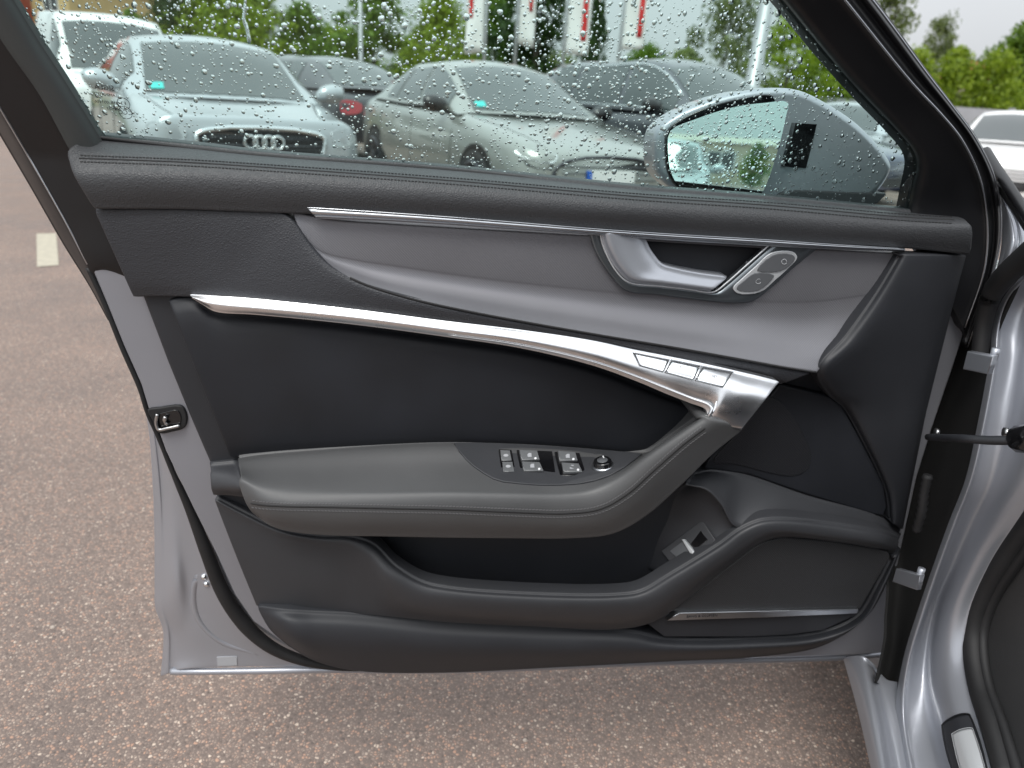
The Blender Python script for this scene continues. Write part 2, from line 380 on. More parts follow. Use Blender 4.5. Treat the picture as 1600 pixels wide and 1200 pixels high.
for (x, y) in ((319, 901), (323, 912)):
    c = D.hit(flange_bvh, x, y)[0]; tube('rivet', [c + (0, .004, 0), c - (0, .002, 0), c - (0, .0045, 0)], [.0048, .0048, .002], 'satin_chrome', door, 12)
plate_on(D, flange_bvh, 'drain_cover', [(339, 1026), (370, 1025), (371, 1039), (340, 1040)], 'icon_grey', door, .0012, .0004, .003)
# --- weather strip of the door (thin above the latch, wide in the lower corner)
path = cr([(138, 418, -.004), (163, 472, -.004), (192, 545, -.004), (219, 607, -.004), (231, 645, -.006), (249, 685, -.008), (272, 742, -.010), (296, 794, -.012), (322, 860, -.012), (348, 925, -.012), (382, 975, -.012), (422, 1010, -.010), (470, 1031, -.010), (530, 1043, -.012), (600, 1046, -.014)], 8)
rr = np.interp(np.arange(len(path)), np.array([0, 4, 6, 8, 10, 12, 14]) * 8, [.0035, .003, .0035, .009, .011, .008, .002])
tube('weather_strip', D.pts(path), rr, 'rubber', door, 10)
# --- latch
lo = [(230, 641), (250, 637), (281, 634), (288, 640), (292, 655), (288, 669), (270, 675), (250, 678), (243, 672), (238, 658)]
plate(D, 'latch', lo, .004, 'rubber', door, .002, .02, n=3)
lat = [o for o in door.children if o.name.startswith('latch')][0]
plate(D, 'latch_opening', [(244, 650), (262, 643), (277, 641), (283, 652), (280, 664), (262, 669), (249, 671), (245, 662)], .0052, 'gloss_black', lat, .0008, .004, n=3)
tube('striker_fork', D.pts(cr([(246, 647, .008), (244, 660, .008), (248, 671, .009), (262, 669, .009), (281, 665, .008)], 5)), .0022, 'raw_steel', lat, 8)
tube('pawl', D.pts(cr([(259, 651, .009), (257, 658, .009), (262, 664, .009)], 4)), [.0028] * 4 + [.002] * 5, 'raw_steel', lat, 8)

# --- window frame and glass
def up(a, b, y):       # carry a line upward to picture height y
    t = (y - a[1]) / (b[1] - a[1]); return (a[0] + (b[0] - a[0]) * t, y)
TOP = -330
rows = [
    [(-330, TOP, -.034), (-125, 0, -.034), (0, 209, -.034), (50, 294, -.034), (100, 381, -.034), (141, 447, -.032), (170, 500, -.02)],
    [(-322, TOP, -.018), (-117, 0, -.018), (4, 200, -.018), (52, 285, -.018), (102, 372, -.018), (138, 436, -.018), (170, 496, -.016)],
    [(-310, TOP, .000), (-104, 0, .000), (5, 180, .000), (50, 257, .000), (100, 345, .000), (137, 417, .000), (150, 440, -.005)],
    [(-306, TOP, .001), (-100, 0, .001), (9, 179, .001), (54, 256, .001), (104, 344, .001), (140, 417, .001), (153, 438, -.005)],
    [(-280, TOP, .003), (-70, 0, .003), (40, 178, .003), (80, 252, .003), (118, 335, .003), (156, 417, .003), (165, 425, -.004)],
    [(-245, TOP, .006), (-38, 0, .006), (62, 148, .006), (108, 232, .006), (150, 325, .006), (189, 418, .004), (200, 440, -.003)]]
loft(D, 'window_frame', rows, 'frame_black', door, n=8, ms=5, r=.002, depth=.03, tilt=True)
V, F = [], []
tube_geo(D.pts(cr([(-308, TOP, .0005), (-102, 0, .0005), (7, 180, .0005), (52, 257, .0005), (102, 345, .0005), (137, 413, .0005)], 6), True), .0013, 6, V=V, F=F)
mesh('frame_highlight', V, F, 'satin_dark', door)  # highlight along the black frame, built as a thin bright bead
rows = [
    [(-250, TOP, .004), (-42, 0, .004), (10, 78, .004), (60, 148, .004), (108, 236, .004), (125, 262, .004)],
    [(-235, TOP, .014), (-25, 0, .014), (24, 80, .014), (70, 150, .014), (116, 232, .014), (130, 256, .014)],
    [(-208, TOP, .016), (2, 0, .016), (45, 72, .016), (88, 138, .016), (132, 210, .016), (148, 238, .016)],
    [(-192, TOP, .004), (19, 0, .004), (60, 66, .004), (100, 127, .004), (153, 212, .004), (165, 232, .004)]]
loft(D, 'pillar_trim', rows, 'pillar_cloth', door, n=6, ms=5, r=.001, depth=.014, tilt=True)
GR = [(948, TOP), (1085, -165), (1222, 0), (1300, 95), (1350, 151), (1400, 203), (1426, 235), (1431, 254), (1424, 292), (1414, 340)]
L1 = [(1050, TOP), (1185, -165), (1320, 0), (1425, 130), (1470, 178), (1503, 219), (1531, 279), (1542, 345), (1538, 420), (1508, 512)]
L2 = [(1095, TOP), (1230, -165), (1366, 0), (1452, 117), (1490, 167), (1524, 214), (1554, 274), (1565, 335), (1560, 398), (1512, 545)]
rows = [W(GR, -.010), W(mid(W(GR, 0), W(L1, 0), .07), .006), W(mid(W(GR, 0), W(L1, 0), .45), .012), W(mid(W(GR, 0), W(L1, 0), .93), .016), W(L1, .018),
        W(mid(W(L1, 0), W(L2, 0), .18), .006), W(mid(W(L1, 0), W(L2, 0), .45), .004), W(mid(W(L1, 0), W(L2, 0), .75), .008), W(mid(W(L1, 0), W(L2, 0), .93), .000), W(L2, -.016)]
loft(D, 'window_frame', rows, 'frame_black', door, n=6, ms=4, r=.002, depth=.02, tilt=True)
tube('frame_highlight', D.pts(cr(W(L1, .0185), 6), True), .0012, 'satin_dark', door, 6)  # front frame highlights likewise, as pale metal lines
tube('frame_highlight', D.pts(cr(W(mid(W(L1, 0), W(L2, 0), .93), .001), 6), True), .0012, 'satin_dark', door, 6)
# header of the frame above the picture
P0 = D.pt(-330, TOP, -.02, True); P1 = D.pt(1095, TOP, -.01, True)
tube('window_header', [P0 + (P1 - P0) * t + np.array([0, 0, .015 * math.sin(math.pi * t)]) for t in np.linspace(0, 1, 14)], .022, 'frame_black', door, 10)
BELT = [(100, 207), (153, 213), (400, 241), (700, 264), (1000, 296), (1157, 307), (1412, 331)]
gout = [(-230, TOP), (5, 10), (40, 60), (100, 150), (140, 225)] + [(x, y + 16) for x, y in BELT[2:]] + [(1440, 335), (1440, 240), (1405, 195), (1355, 140), (1305, 85), (1228, -6), (1095, -165), (960, TOP)]
A = [(x, y, -.004) for x, y in gout]
P = D.pts(A, True); n_gl = np.cross(P[5] - P[0], P[-1] - P[0]); n_gl /= np.linalg.norm(n_gl); n_gl = n_gl if n_gl[1] < 0 else -n_gl
glass = mesh('window_glass', P, [tuple(range(len(P)))], 'door_glass', door, smooth=False)
tube('glass_seal', D.pts(cr([(x, y + 1.5, .001) for x, y in BELT], 6), True), .0022, 'rubber', door, 6)
# raindrops on the outer face of the glass
gp = [(x, y) for x, y in gout]
V, F = [], []
ax = np.array([1., 0, 0]); ax -= n_gl * (ax @ n_gl); ax /= np.linalg.norm(ax); ay = np.cross(n_gl, ax)
def drop(c, r, hgt, st, rot):
    b = len(V); seg = 12 if r > .0011 else 8
    e1 = ax * math.cos(rot) + ay * math.sin(rot); e2 = np.cross(n_gl, e1)
    wob = [1 + random.uniform(-.13, .13) for _ in range(seg)]
    for (q, h) in ((1.0, 0.0), (.93, .35), (.70, .72), (.36, .95)):
        for s in range(seg):
            g = 2 * math.pi * s / seg; k = r * q * (wob[s] if q > .8 else 1)
            V.append(c + e1 * k * math.cos(g) + e2 * k * st * math.sin(g) - n_gl * (h * hgt))
    V.append(c - n_gl * hgt)
    for i in range(3):
        for s in range(seg): F.append((b + i * seg + s, b + i * seg + (s + 1) % seg, b + (i + 1) * seg + (s + 1) % seg, b + (i + 1) * seg + s))
    for s in range(seg): F.append((b + 3 * seg + s, b + 3 * seg + (s + 1) % seg, b + 4 * seg))
    F.append(tuple(b + s for s in range(seg))[::-1])
cnt = 0; placed = []
clus = [(random.uniform(50, 1420), random.uniform(0, 320), random.uniform(60, 160)) for _ in range(26)]
tries = 0
while cnt < 6300 and tries < 90000:
    tries += 1
    if random.random() < .38:
        cx, cy, s = random.choice(clus); x = random.gauss(cx, s); y = random.gauss(cy, s * .7)
    else: x = random.uniform(0, 1440); y = random.uniform(-60, 335)
    if not inpoly(x, y, gp): continue
    if x < 520 and y > 90 and random.random() < .45: continue
    r = min(.0031, .00058 + random.expovariate(1 / .00052))
    rp = r * 1350
    if any(abs(x - a) < rp + b and abs(y - c) < rp + b and (x - a) ** 2 + (y - c) ** 2 < (rp + b) ** 2 for a, c, b in placed[-900:]): continue
    placed.append((x, y, rp)); cnt += 1
    drop(D.pt(x, y, -.0046, True), r, r * random.uniform(.42, .62), random.uniform(.85, 1.25), random.uniform(-.6, .6))
# a running trail
tr = cr([(381, -40), (383, 10), (381, 30), (386, 45), (389, 62)], 5)
for i, (x, y) in enumerate(tr): drop(D.pt(x, y, -.0046, True), .0013 + .0008 * (i / len(tr)), .0006, 2.2, 0)
stuff(mesh('raindrops', V, F, 'water_drop', door))
# etched marks of the glass, read from outside, so mirrored from here
gm = MATS['gloss_black']
def etch(px, py, s, size):
    c = D.pt(px, py, -.003, True); text_part('glass_marking', s, size, frame_mat(c, n_gl, (1, 0, -.05)), 'gloss_black', glass, mirror=True)
etch(163, 137, 'SIGLA', .0075); etch(165, 148, 'LAMINATED', .0042); etch(166, 160, '43R-001106', .0048); etch(178, 171, 'DOT-27', .004); etch(193, 162, 'E3', .0055); etch(196, 176, 'CCC', .007)
for (x, y, r) in ((193, 162, .0062), (196, 176, .0066)):
    c = D.pt(x, y, -.003, True)
    tube('glass_marking', [c + r * (ax * math.cos(g) + ay * math.sin(g)) for g in np.linspace(0, 2 * math.pi, 24, endpoint=False)], .00035, 'gloss_black', glass, 5, closed=True)

# --- black plastic base of the trim
base_out = [(150, 330), (187, 416), (222, 464), (261, 567), (295, 650), (329, 729), (334, 767), (371, 871), (404, 946), (433, 987), (467, 1021), (517, 1042), (575, 1049), (700, 1050), (887, 1041), (1075, 1031), (1216, 1023), (1286, 1008), (1333, 984), (1355, 957), (1393, 884), (1405, 842), (1410, 828), (1429, 739), (1450, 637), (1472, 544), (1490, 470), (1507, 400)]
pocket = [(600, 860), (625, 885), (700, 905), (960, 915), (1040, 880), (1075, 815), (1020, 830), (950, 850), (620, 850)]
base = plate(D, 'trim_base', base_out, .014, 'plastic_black', door, r=.006, depth=.018)
# --- belt pad
X = [(150, 214), (280, 227), (400, 241), (700, 265), (1000, 296), (1200, 311), (1412, 331), (1492, 337)]
B = [(110, 238), (280, 246), (400, 255), (700, 277), (1000, 303), (1200, 317), (1412, 336), (1506, 342)]
Cc = [(112, 254), (280, 259), (400, 265), (700, 286), (1000, 311), (1200, 324), (1412, 342), (1511, 347)]
Dd = [(117, 269), (280, 273), (400, 279), (700, 299), (1000, 322), (1200, 335), (1412, 350), (1515, 354)]
E_ = [(125, 284), (280, 288), (400, 293), (700, 312), (1000, 334), (1200, 347), (1412, 361), (1517, 365)]
F_ = [(148, 322), (290, 323), (420, 328), (700, 338), (1000, 358), (1200, 372), (1412, 384), (1515, 394)]
pad, pad_bvh, pg = loft(D, 'belt_pad', [W(X, .004), W(mid(W(X, 0), W(B, 0), .5), .018), W(B, .031), W(Cc, .041), W(Dd, .048), W(E_, .050), W(mid(W(E_, 0), W(F_, 0), .5), .048), W(F_, .043)], 'leather_pad', door, n=14, ms=4, r=.0035, depth=.03)
def seam_row(a, b, t): return cr([(x, y) for x, y, _ in mid(W(a, 0), W(b, 0), t)], 40)
def stitches(parent, bvh, line, mt, pitch=5.4, ln=3.8, off=0., hw=.0006, skew=0., name='stitching'):
    V, F = [], []; L_ = np.concatenate([[0], np.cumsum(np.linalg.norm(np.diff(line, axis=0), axis=1))])
    s = 2.
    while s < L_[-1] - 3:
        a = np.array([np.interp(s, L_, line[:, 0]), np.interp(s, L_, line[:, 1])]); b = np.array([np.interp(s + ln, L_, line[:, 0]), np.interp(s + ln, L_, line[:, 1])])
        t = (b - a) / np.linalg.norm(b - a); nn = np.array([-t[1], t[0]]); a = a + nn * (off - skew); b = b + nn * (off + skew)
        p, n1 = D.hit(bvh, *a, .0002); q, n2 = D.hit(bvh, *b, .0002)
        if p is not None and q is not None and np.linalg.norm(q - p) < .02:
            d = (q - p); l = np.linalg.norm(d); x = d / l; y = np.cross(n1, x); box_geo((p + q) / 2, x * l / 2, y * hw, n1 * .0005, V, F)
        s += pitch
    return stuff(mesh(name, V, F, mt, parent, smooth=False))
def seam(parent, bvh, line, mt, rad_=.0007, name='seam', off=0.):
    P = []
    for i, (x, y) in enumerate(line):
        p, n = D.hit(bvh, x, y + off, -.0001)
        if p is not None: P.append(p)
    return tube(name, P, rad_, mt, parent, 5)
sl = seam_row(B, Cc, .55)[3:-8]
seam(pad, pad_bvh, sl, 'thread_dark', .0010)
stitches(pad, pad_bvh, sl, 'thread_dark', off=5.5); stitches(pad, pad_bvh, sl, 'thread_dark', off=-4.2)
# --- upper leather panel, running on as the band between decor and grip bar
Tt = [(151, 329), (230, 329), (300, 330), (380, 333), (440, 337), (457, 350), (480, 384), (510, 416), (560, 443), (640, 467), (780, 497), (940, 525), (1100, 551), (1265, 582)]
Bt = [(210, 461), (232, 460), (260, 460), (295, 461), (340, 464), (400, 469), (470, 476), (540, 484), (600, 490), (680, 500), (800, 514), (940, 535), (1098, 569), (1222, 598)]
wt = [.034, .036, .037, .038, .039, .041, .045, .050, .056, .061, .066, .068, .070, .071]
wb = [.022, .024, .026, .030, .034, .040, .046, .050, .053, .057, .061, .064, .066, .064]
upper, upper_bvh, _ = loft(D, 'upper_panel', [W(Tt, wt), mid(W(Tt, wt), W(Bt, wb), .12, .002), mid(W(Tt, wt), W(Bt, wb), .45, .004), mid(W(Tt, wt), W(Bt, wb), .88, .003), W(Bt, wb)], 'leather_panel', door, n=6, ms=4, r=.003, depth=.03)
# --- brushed decor insert with the scooped lower flank
hole = [(938, 362), (944, 390), (962, 424), (981, 441), (1075, 452), (1112, 457), (1131, 446), (1206, 380), (1100, 370)]
T0 = [(460, 334), (478, 338), (520, 346), (600, 352), (700, 358), (800, 364), (920, 371), (1050, 379), (1200, 388), (1300, 393), (1404, 399)]
K0 = [(470, 362), (500, 393), (560, 409), (620, 418), (700, 430), (800, 443), (920, 456), (1050, 468), (1180, 474), (1270, 474), (1362, 462)]
Q0 = [(476, 378), (507, 410), (562, 440), (640, 465), (720, 483), (820, 502), (940, 523), (1060, 543), (1160, 561), (1225, 573), (1276, 581)]
wT = .034; wK = [.038, .038, .036, .035, .034, .034, .034, .034, .034, .034, .036]; wQ = [.044, .048, .055, .061, .066, .069, .071, .073, .074, .074, .074]
def scoop(t, g): return [(a[0] + (b[0] - a[0]) * t, a[1] + (b[1] - a[1]) * t, u + (v - u) * g) for a, b, u, v in zip(K0, Q0, wK, wQ)]
decor, decor_bvh, _ = loft(D, 'decor_insert', [W(T0, wT), mid(W(T0, wT), W(K0, wK), .5, .001), mid(W(T0, wT), W(K0, wK), .93, .0005), W(K0, wK), scoop(.28, .08), scoop(.58, .36), scoop(.84, .76), W(Q0, wQ)], 'decor_alu', door, n=14, ms=6, r=.002, depth=.03, holes=[hole])
tube('seam', D.pts(cr([(x, y + 1, wq + .0005) for (x, y), wq in zip(Q0, wQ)], 8)[14:]), .0013, 'thread_dark', decor, 6)
S1 = [(480, 324), (600, 332), (700, 339), (800, 347), (920, 357), (1050, 366), (1200, 375), (1300, 382), (1414, 389)]
S2 = [(496, 341), (600, 345), (700, 351), (800, 358), (920, 366), (1050, 375), (1200, 384), (1300, 389), (1414, 392)]
loft(D, 'chrome_strip', [W(S1, .045), W(mid(W(S1, 0), W(S2, 0), .25), .049), W(mid(W(S1, 0), W(S2, 0), .6), .049), W(mid(W(S1, 0), W(S2, 0), .75), .046), W(mid(W(S1, 0), W(S2, 0), .82), .047), W(S2, .044)], 'satin_dark', door, n=8, ms=3, r=.0006, depth=.015)
# --- inner door handle: bezel, lever, dark recess and lock buttons
Ho = [(919, 361), (925, 382), (934, 402), (955, 432), (977, 454), (1030, 461), (1075, 467), (1150, 474), (1176, 471), (1206, 450), (1245, 415), (1279, 387)]
Hi = [(937, 362), (941, 380), (948, 398), (963, 424), (982, 441), (1030, 447), (1075, 452), (1108, 457), (1118, 455), (1134, 443), (1168, 413), (1204, 381)]
hb, hb_bvh, _ = loft(D, 'handle_bezel', [W(Ho, .034), W(mid(W(Ho, 0), W(Hi, 0), .12), .0405), W(mid(W(Ho, 0), W(Hi, 0), .5), .041), W(mid(W(Ho, 0), W(Hi, 0), .9), .041), W(Hi, .034)], 'bezel_grey', door, n=8, ms=3, r=.0006, depth=.008)
tube('bezel_edge', D.pts(cr(W([(938, 366), (941, 380), (948, 398), (963, 424), (982, 441), (1030, 447), (1075, 452), (1108, 457), (1118, 455), (1134, 443), (1168, 413), (1203, 382)], 0.0412), 6)), .0011, 'bright_trim', hb, 6)
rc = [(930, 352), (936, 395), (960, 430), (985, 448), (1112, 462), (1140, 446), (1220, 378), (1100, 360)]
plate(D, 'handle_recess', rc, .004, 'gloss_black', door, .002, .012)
lev = [(941, 365), (1004, 368), (1011, 381), (1019, 397), (1034, 414), (1055, 421), (1075, 426), (1135, 434), (1120, 450), (1110, 454), (1075, 449), (1030, 444), (985, 438), (967, 422), (952, 398)]
la = [(941, 365), (945, 382), (952, 398), (967, 422), (985, 438), (1030, 444), (1075, 449), (1110, 454)]
lb = [(1004, 368), (1009, 378), (1014, 389), (1022, 401), (1034, 414), (1055, 421), (1090, 428), (1135, 434)]
loft(D, 'handle_lever', [W(la, .042), W(mid(W(la, 0), W(lb, 0), .12), .049), W(mid(W(la, 0), W(lb, 0), .5), .046), W(mid(W(la, 0), W(lb, 0), .85), .041), W(lb, .036)], 'lever_silver', door, n=7, ms=4, r=.002, depth=.025)
lk = [(1204, 395), (1238, 393), (1245, 402), (1232, 418), (1212, 436), (1187, 456), (1152, 458), (1145, 450), (1160, 434), (1180, 416)]
lf = plate_on(D, hb_bvh, 'lock_switch_frame', lk, 'bright_trim', door, .0016, .0008, .003, n=4)
ctr = np.array([1195, 426])
def shrink(pl, c, s): return [tuple(np.array(c) + (np.array(q) - np.array(c)) * s) for q in pl]
b1 = [(1206, 398), (1236, 397), (1241, 403), (1228, 418), (1212, 424), (1182, 422)]
b2 = [(1178, 426), (1208, 429), (1204, 437), (1184, 453), (1155, 454), (1150, 449), (1162, 437)]
for i, bb in enumerate((b1, b2)):
    o = plate_on(D, hb_bvh, 'lock_button', bb, 'button_face', lf, .0028, .0008, .003, n=3)
    c = np.mean(bb, 0) + (6, -2); pth = [D.hit(hb_bvh, c[0] + 4 * math.cos(g), c[1] + 4 * math.sin(g), .003)[0] for g in np.linspace(.4, 5.6 if i else 2 * math.pi + .2, 12)]
    tube('lock_symbol', pth, .0005, 'icon_grey', lf, 5)
# --- satin grip bar
GT = [(297, 461), (318, 462), (345, 464), (400, 468), (550, 484), (700, 503), (812, 516), (925, 533), (989, 547), (1040, 557), (1085, 566), (1130, 576), (1160, 583), (1190, 590), (1217, 597)]
GRD = [(303, 466), (322, 474), (345, 478), (400, 483), (550, 497), (700, 517), (812, 532), (925, 556), (1000, 580), (1040, 598), (1085, 618), (1117, 632), (1113, 650), (1132, 663), (1159, 669)]
GB = [(300, 465), (318, 476), (336, 486), (400, 491), (550, 506), (700, 526), (812, 543), (925, 570), (1000, 597), (1040, 614), (1078, 629), (1104, 640), (1108, 656), (1130, 666), (1158, 671)]
wg = [.036, .040, .045, .049, .057, .063, .066, .070, .073, .076, .080, .084, .086, .087, .086]
wr = [.040, .047, .052, .056, .064, .070, .074, .080, .086, .092, .099, .106, .110, .112, .112]
w3 = [.036, .040, .045, .050, .058, .064, .068, .075, .082, .088, .096, .104, .108, .108, .106]
def gmid(t, d0, d1):
    return [(x, y, w_ + d0 + (d1 - d0) * max(0, min(1, (k - 8) / 5))) for k, (x, y, w_) in enumerate(mid(W(GT, wg), W(GRD, wr), t))]
bar, bar_bvh, _ = loft(D, 'grip_bar', [W(GT, wg), gmid(.3, .0006, .014), gmid(.62, .0012, .012), gmid(.85, .0010, .006), W(GRD, wr), mid(W(GRD, wr), W(GB, w3), .4, .001), W(GB, w3)], 'satin_chrome', door, n=8, ms=5, r=.001, depth=.012)
pp = cr([(700, 522), (812, 538), (925, 564), (1000, 590), (1040, 606), (1080, 622), (1106, 632), (1112, 640), (1108, 650), (1103, 656)], 8)
P = []
for a in pp:
    q = D.hit(bar_bvh, a[0], a[1], .001)[0]
    if q is not None: P.append(q)
tube('grip_edge', P, np.linspace(.0002, .0026, len(P)), 'satin_chrome', bar, 8)
for bb in ([(988, 551), (1046, 563), (1036, 582), (1016, 577), (999, 572), (992, 566)], [(1048.5, 563), (1094, 572.5), (1083, 594.5), (1038, 582.5)], [(1097, 573), (1146, 582), (1140, 598), (1129, 606), (1118, 604), (1085.5, 595)]):
    qa = [np.array(v) for v in (bb[0], bb[1], bb[3] if len(bb) > 4 and bb[0][0] > 1090 else bb[2], bb[4] if len(bb) > 4 and bb[0][0] < 1000 else bb[-1])]
    V, F = [], []; nu, nv = 10, 6
    for i in range(nu + 1):
        for j in range(nv + 1):
            u, v = i / nu, j / nv; a = (qa[0] * (1 - u) + qa[1] * u) * (1 - v) + (qa[3] * (1 - u) + qa[2] * u) * v; V.append(D.hit(bar_bvh, a[0], a[1], .0009)[0])
    for i in range(nu):
        for j in range(nv): k = i * (nv + 1) + j; F.append((k, k + nv + 1, k + nv + 2, k + 1))
    rim_ = [i * (nv + 1) for i in range(nu + 1)] + [nu * (nv + 1) + j for j in range(1, nv + 1)] + [i * (nv + 1) + nv for i in range(nu - 1, -1, -1)] + [j for j in range(nv - 1, 0, -1)]
    tube('button_gap', [V[i] * 1.0 + np.array([0, .0004, 0]) for i in rim_], .00035, 'icon_grey', bar, 5, closed=True)
    skirt(V, F, rim_, .0003, .0015); o = mesh('memory_button', V, F, 'satin_chrome', bar)
    c = np.mean(bb, 0); q, nn = D.hit(bar_bvh, c[0] - 3, c[1] - 4, .0012)
    text_part('button_mark', {988: '1', 1048.5: '2', 1097: 'SET'}[bb[0][0]], .0042, frame_mat(q, nn, (1, 0, -.2)), 'icon_grey', bar)
# --- dark soft insert
I1 = [(268, 473), (300, 470), (335, 489), (400, 494), (550, 509), (700, 530), (812, 547), (925, 575), (1019, 612), (1096, 642)]
I2 = [(362, 712), (378, 711), (400, 710), (450, 706), (560, 700), (700, 694), (812, 697), (925, 704), (1000, 710), (1055, 690)]
ins, ins_bvh, _ = loft(D, 'soft_insert', [W(I1, .024), mid(W(I1, .024), W(I2, .024), .08, .008), mid(W(I1, .024), W(I2, .024), .5, .011), mid(W(I1, .024), W(I2, .024), .93, .006), W(I2, .024)], 'insert_fabric', door, n=8, ms=5, r=.004, depth=.015)
# --- armrest that sweeps up into the pull grip
R0 = [(372, 716), (395, 712), (430, 708), (492, 703), (600, 695), (700, 691), (800, 693), (887, 698), (950, 703), (990, 707), (1013, 706), (1050, 682), (1091, 653)]
R1 = [(377, 748), (400, 757), (435, 762), (492, 764), (600, 764), (700, 763), (800, 765), (880, 766), (925, 760), (965, 742), (1004, 714), (1052, 681), (1094, 654)]
R1b = [(379, 762), (402, 770), (437, 774), (492, 775), (600, 774), (700, 773), (800, 775), (884, 776), (932, 769), (972, 748), (1012, 716), (1058, 683), (1100, 655)]
R2 = [(388, 786), (410, 789), (445, 791), (500, 792), (600, 794), (700, 796), (800, 800), (887, 802), (938, 795), (980, 772), (1024, 733), (1072, 691), (1114, 660)]
R3 = [(396, 799), (418, 808), (452, 812), (505, 815), (600, 817), (700, 818), (800, 821), (890, 822), (947, 814), (994, 787), (1043, 740), (1092, 693), (1138, 664)]
R4 = [(404, 806), (425, 820), (458, 829), (510, 834), (600, 836), (700, 838), (800, 839), (893, 839), (957, 832), (1006, 806), (1062, 757), (1112, 708), (1158, 671)]
s0 = [.026] * 9 + [.030, .034, .042, .055]; s1 = [.085, .092, .096, .098, .1, .1, .1, .1, .1, .1, .1, .103, .106]; s1b = [.090, .1, .105, .107, .109, .109, .109, .109, .109, .109, .110, .111, .112]
s2 = [.094, .106, .112, .114, .116, .116, .116, .116, .117, .117, .117, .117, .117]; s3 = [.09, .102, .109, .112, .114, .114, .114, .114, .114, .114, .114, .114, .114]; s4 = [.08, .09, .096, .1, .102, .102, .102, .102, .102, .102, .102, .104, .106]
arm, arm_bvh, _ = loft(D, 'armrest', [W(R0, s0), mid(W(R0, s0), W(R1, s1), .12, .004), mid(W(R0, s0), W(R1, s1), .5, .0), W(R1, s1), W(R1b, s1b), W(R2, s2), W(R3, s3), W(R4, s4)], 'leather_arm', door, n=10, ms=4, r=.004, depth=.075)
sl = cr(R2, 20)[4:-6]
seam(arm, arm_bvh, sl, 'thread_dark', .0012)
stitches(arm, arm_bvh, sl, 'thread', off=6.0, skew=.5); stitches(arm, arm_bvh, sl, 'thread', off=-5.0, skew=-.5)
lb = [(329, 727), (350, 725), (368, 723)]; lb2 = [(331, 742), (352, 742), (372, 745)]; lb3 = [(333, 764), (354, 763), (377, 764)]; lb4 = [(335, 772), (356, 772), (381, 775)]
loft(D, 'armrest_end', [W(lb, .020), W(lb2, [.038, .045, .055]), W(lb3, [.045, .055, .07]), W(lb4, [.03, .036, .045])], 'plastic_grey', door, n=4, ms=4, r=.003, depth=.02)
# --- switch panel on the armrest
so_ = [(709, 694), (717, 706), (728, 719), (740, 730), (756, 741), (770, 749), (786, 754), (812, 757), (841, 759), (876, 759), (905, 757), (930, 752), (953, 744), (975, 732), (990, 721), (1003, 711), (985, 708), (950, 705), (887, 700), (800, 695), (750, 693)]
swp = plate_on(D, arm_bvh, 'switch_panel', so_, 'plastic_grey', door, .0022, .0012, .008)
def sw_plate(name, q, m_, par, lift, r=.0008, depth=.006, n=1): return plate_on(D, arm_bvh, name, q, m_, par, lift, r, depth, n)
for q in ([(779, 704), (799, 705), (806, 743), (783, 742)], [(807, 705), (862, 707), (868, 744), (814, 743)], [(866, 708), (905, 710), (916, 746), (874, 745)]):
    sw_plate('switch_well', q, 'gloss_black', swp, .0028, .0006)
for q in ([(781, 706.5), (796, 707), (799, 723), (783, 723)], [(784, 725), (800, 725), (803, 740.5), (786, 740.5)]):
    o = sw_plate('lock_switch', q, 'switch_grey', swp, .0052, .0012)
    c = np.mean(q, 0); sw_plate('switch_symbol', [(c[0] + 4 * math.cos(g), c[1] + 2.2 * math.sin(g)) for g in np.linspace(0, 2 * math.pi, 10, endpoint=False)], 'icon_grey', swp, .0056, .0001, .001)
for q in ([(810, 707.5), (838, 708.5), (842, 723), (814, 724)], [(814, 726), (842, 727), (848, 741), (817.5, 741)], [(870, 709), (897.5, 711), (901, 724.5), (873, 725)], [(876, 728), (903, 729.5), (909, 743), (880, 743)]):
    o = sw_plate('window_switch', q, 'switch_grey', swp, .0075, .0016, .008)
    a = np.array(q); c = a.mean(0)
    sw_plate('switch_symbol', [tuple(c + v) for v in ((-3, 3), (-3.4, -1), (-1, -3), (2.6, -3), (3.2, 3))], 'icon_grey', swp, .0080, .0001, .001)
    d_ = a[2] + (-7, -2); sw_plate('switch_lamp', [(d_[0] + 2.0 * math.cos(g), d_[1] + 1.8 * math.sin(g)) for g in np.linspace(0, 2 * math.pi, 10, endpoint=False)], 'icon_white', swp, .0081, .0001, .001)
kc, kn = D.hit(arm_bvh, 943, 737, .002)
tube('mirror_knob', [kc, kc + kn * .006, kc + kn * .007, kc + kn * .014, kc + kn * .0155], [.0135, .0135, .0120, .0118, .0105], 'gloss_black', swp, 24)
tube('knob_ring', [kc + kn * .0062, kc + kn * .0085], [.0142, .0138], 'satin_dark', swp, 24)
tube('knob_ring', [kc + kn * .0156, kc + kn * .0160], [.0070, .0068], 'button_face', swp, 20)
for dx, dy, mm in ((-21, 1, 'icon_white'), (16, -2, 'icon_grey')):
    sw_plate('switch_symbol', [(943 + dx + 2.6 * math.cos(g), 736 + dy + 2.4 * math.sin(g)) for g in np.linspace(0, 2 * math.pi, 12, endpoint=False)], mm, swp, .0032, .0001, .001)
box_c = kc + kn * .0162; V, F = [], []; box_geo(box_c + np.array([.002, .004, .002]), np.array([.0008, 0, .0002]), np.array([0, .003, 0]), kn * .0002, V, F); mesh('knob_mark', V, F, 'icon_white', swp, smooth=False)
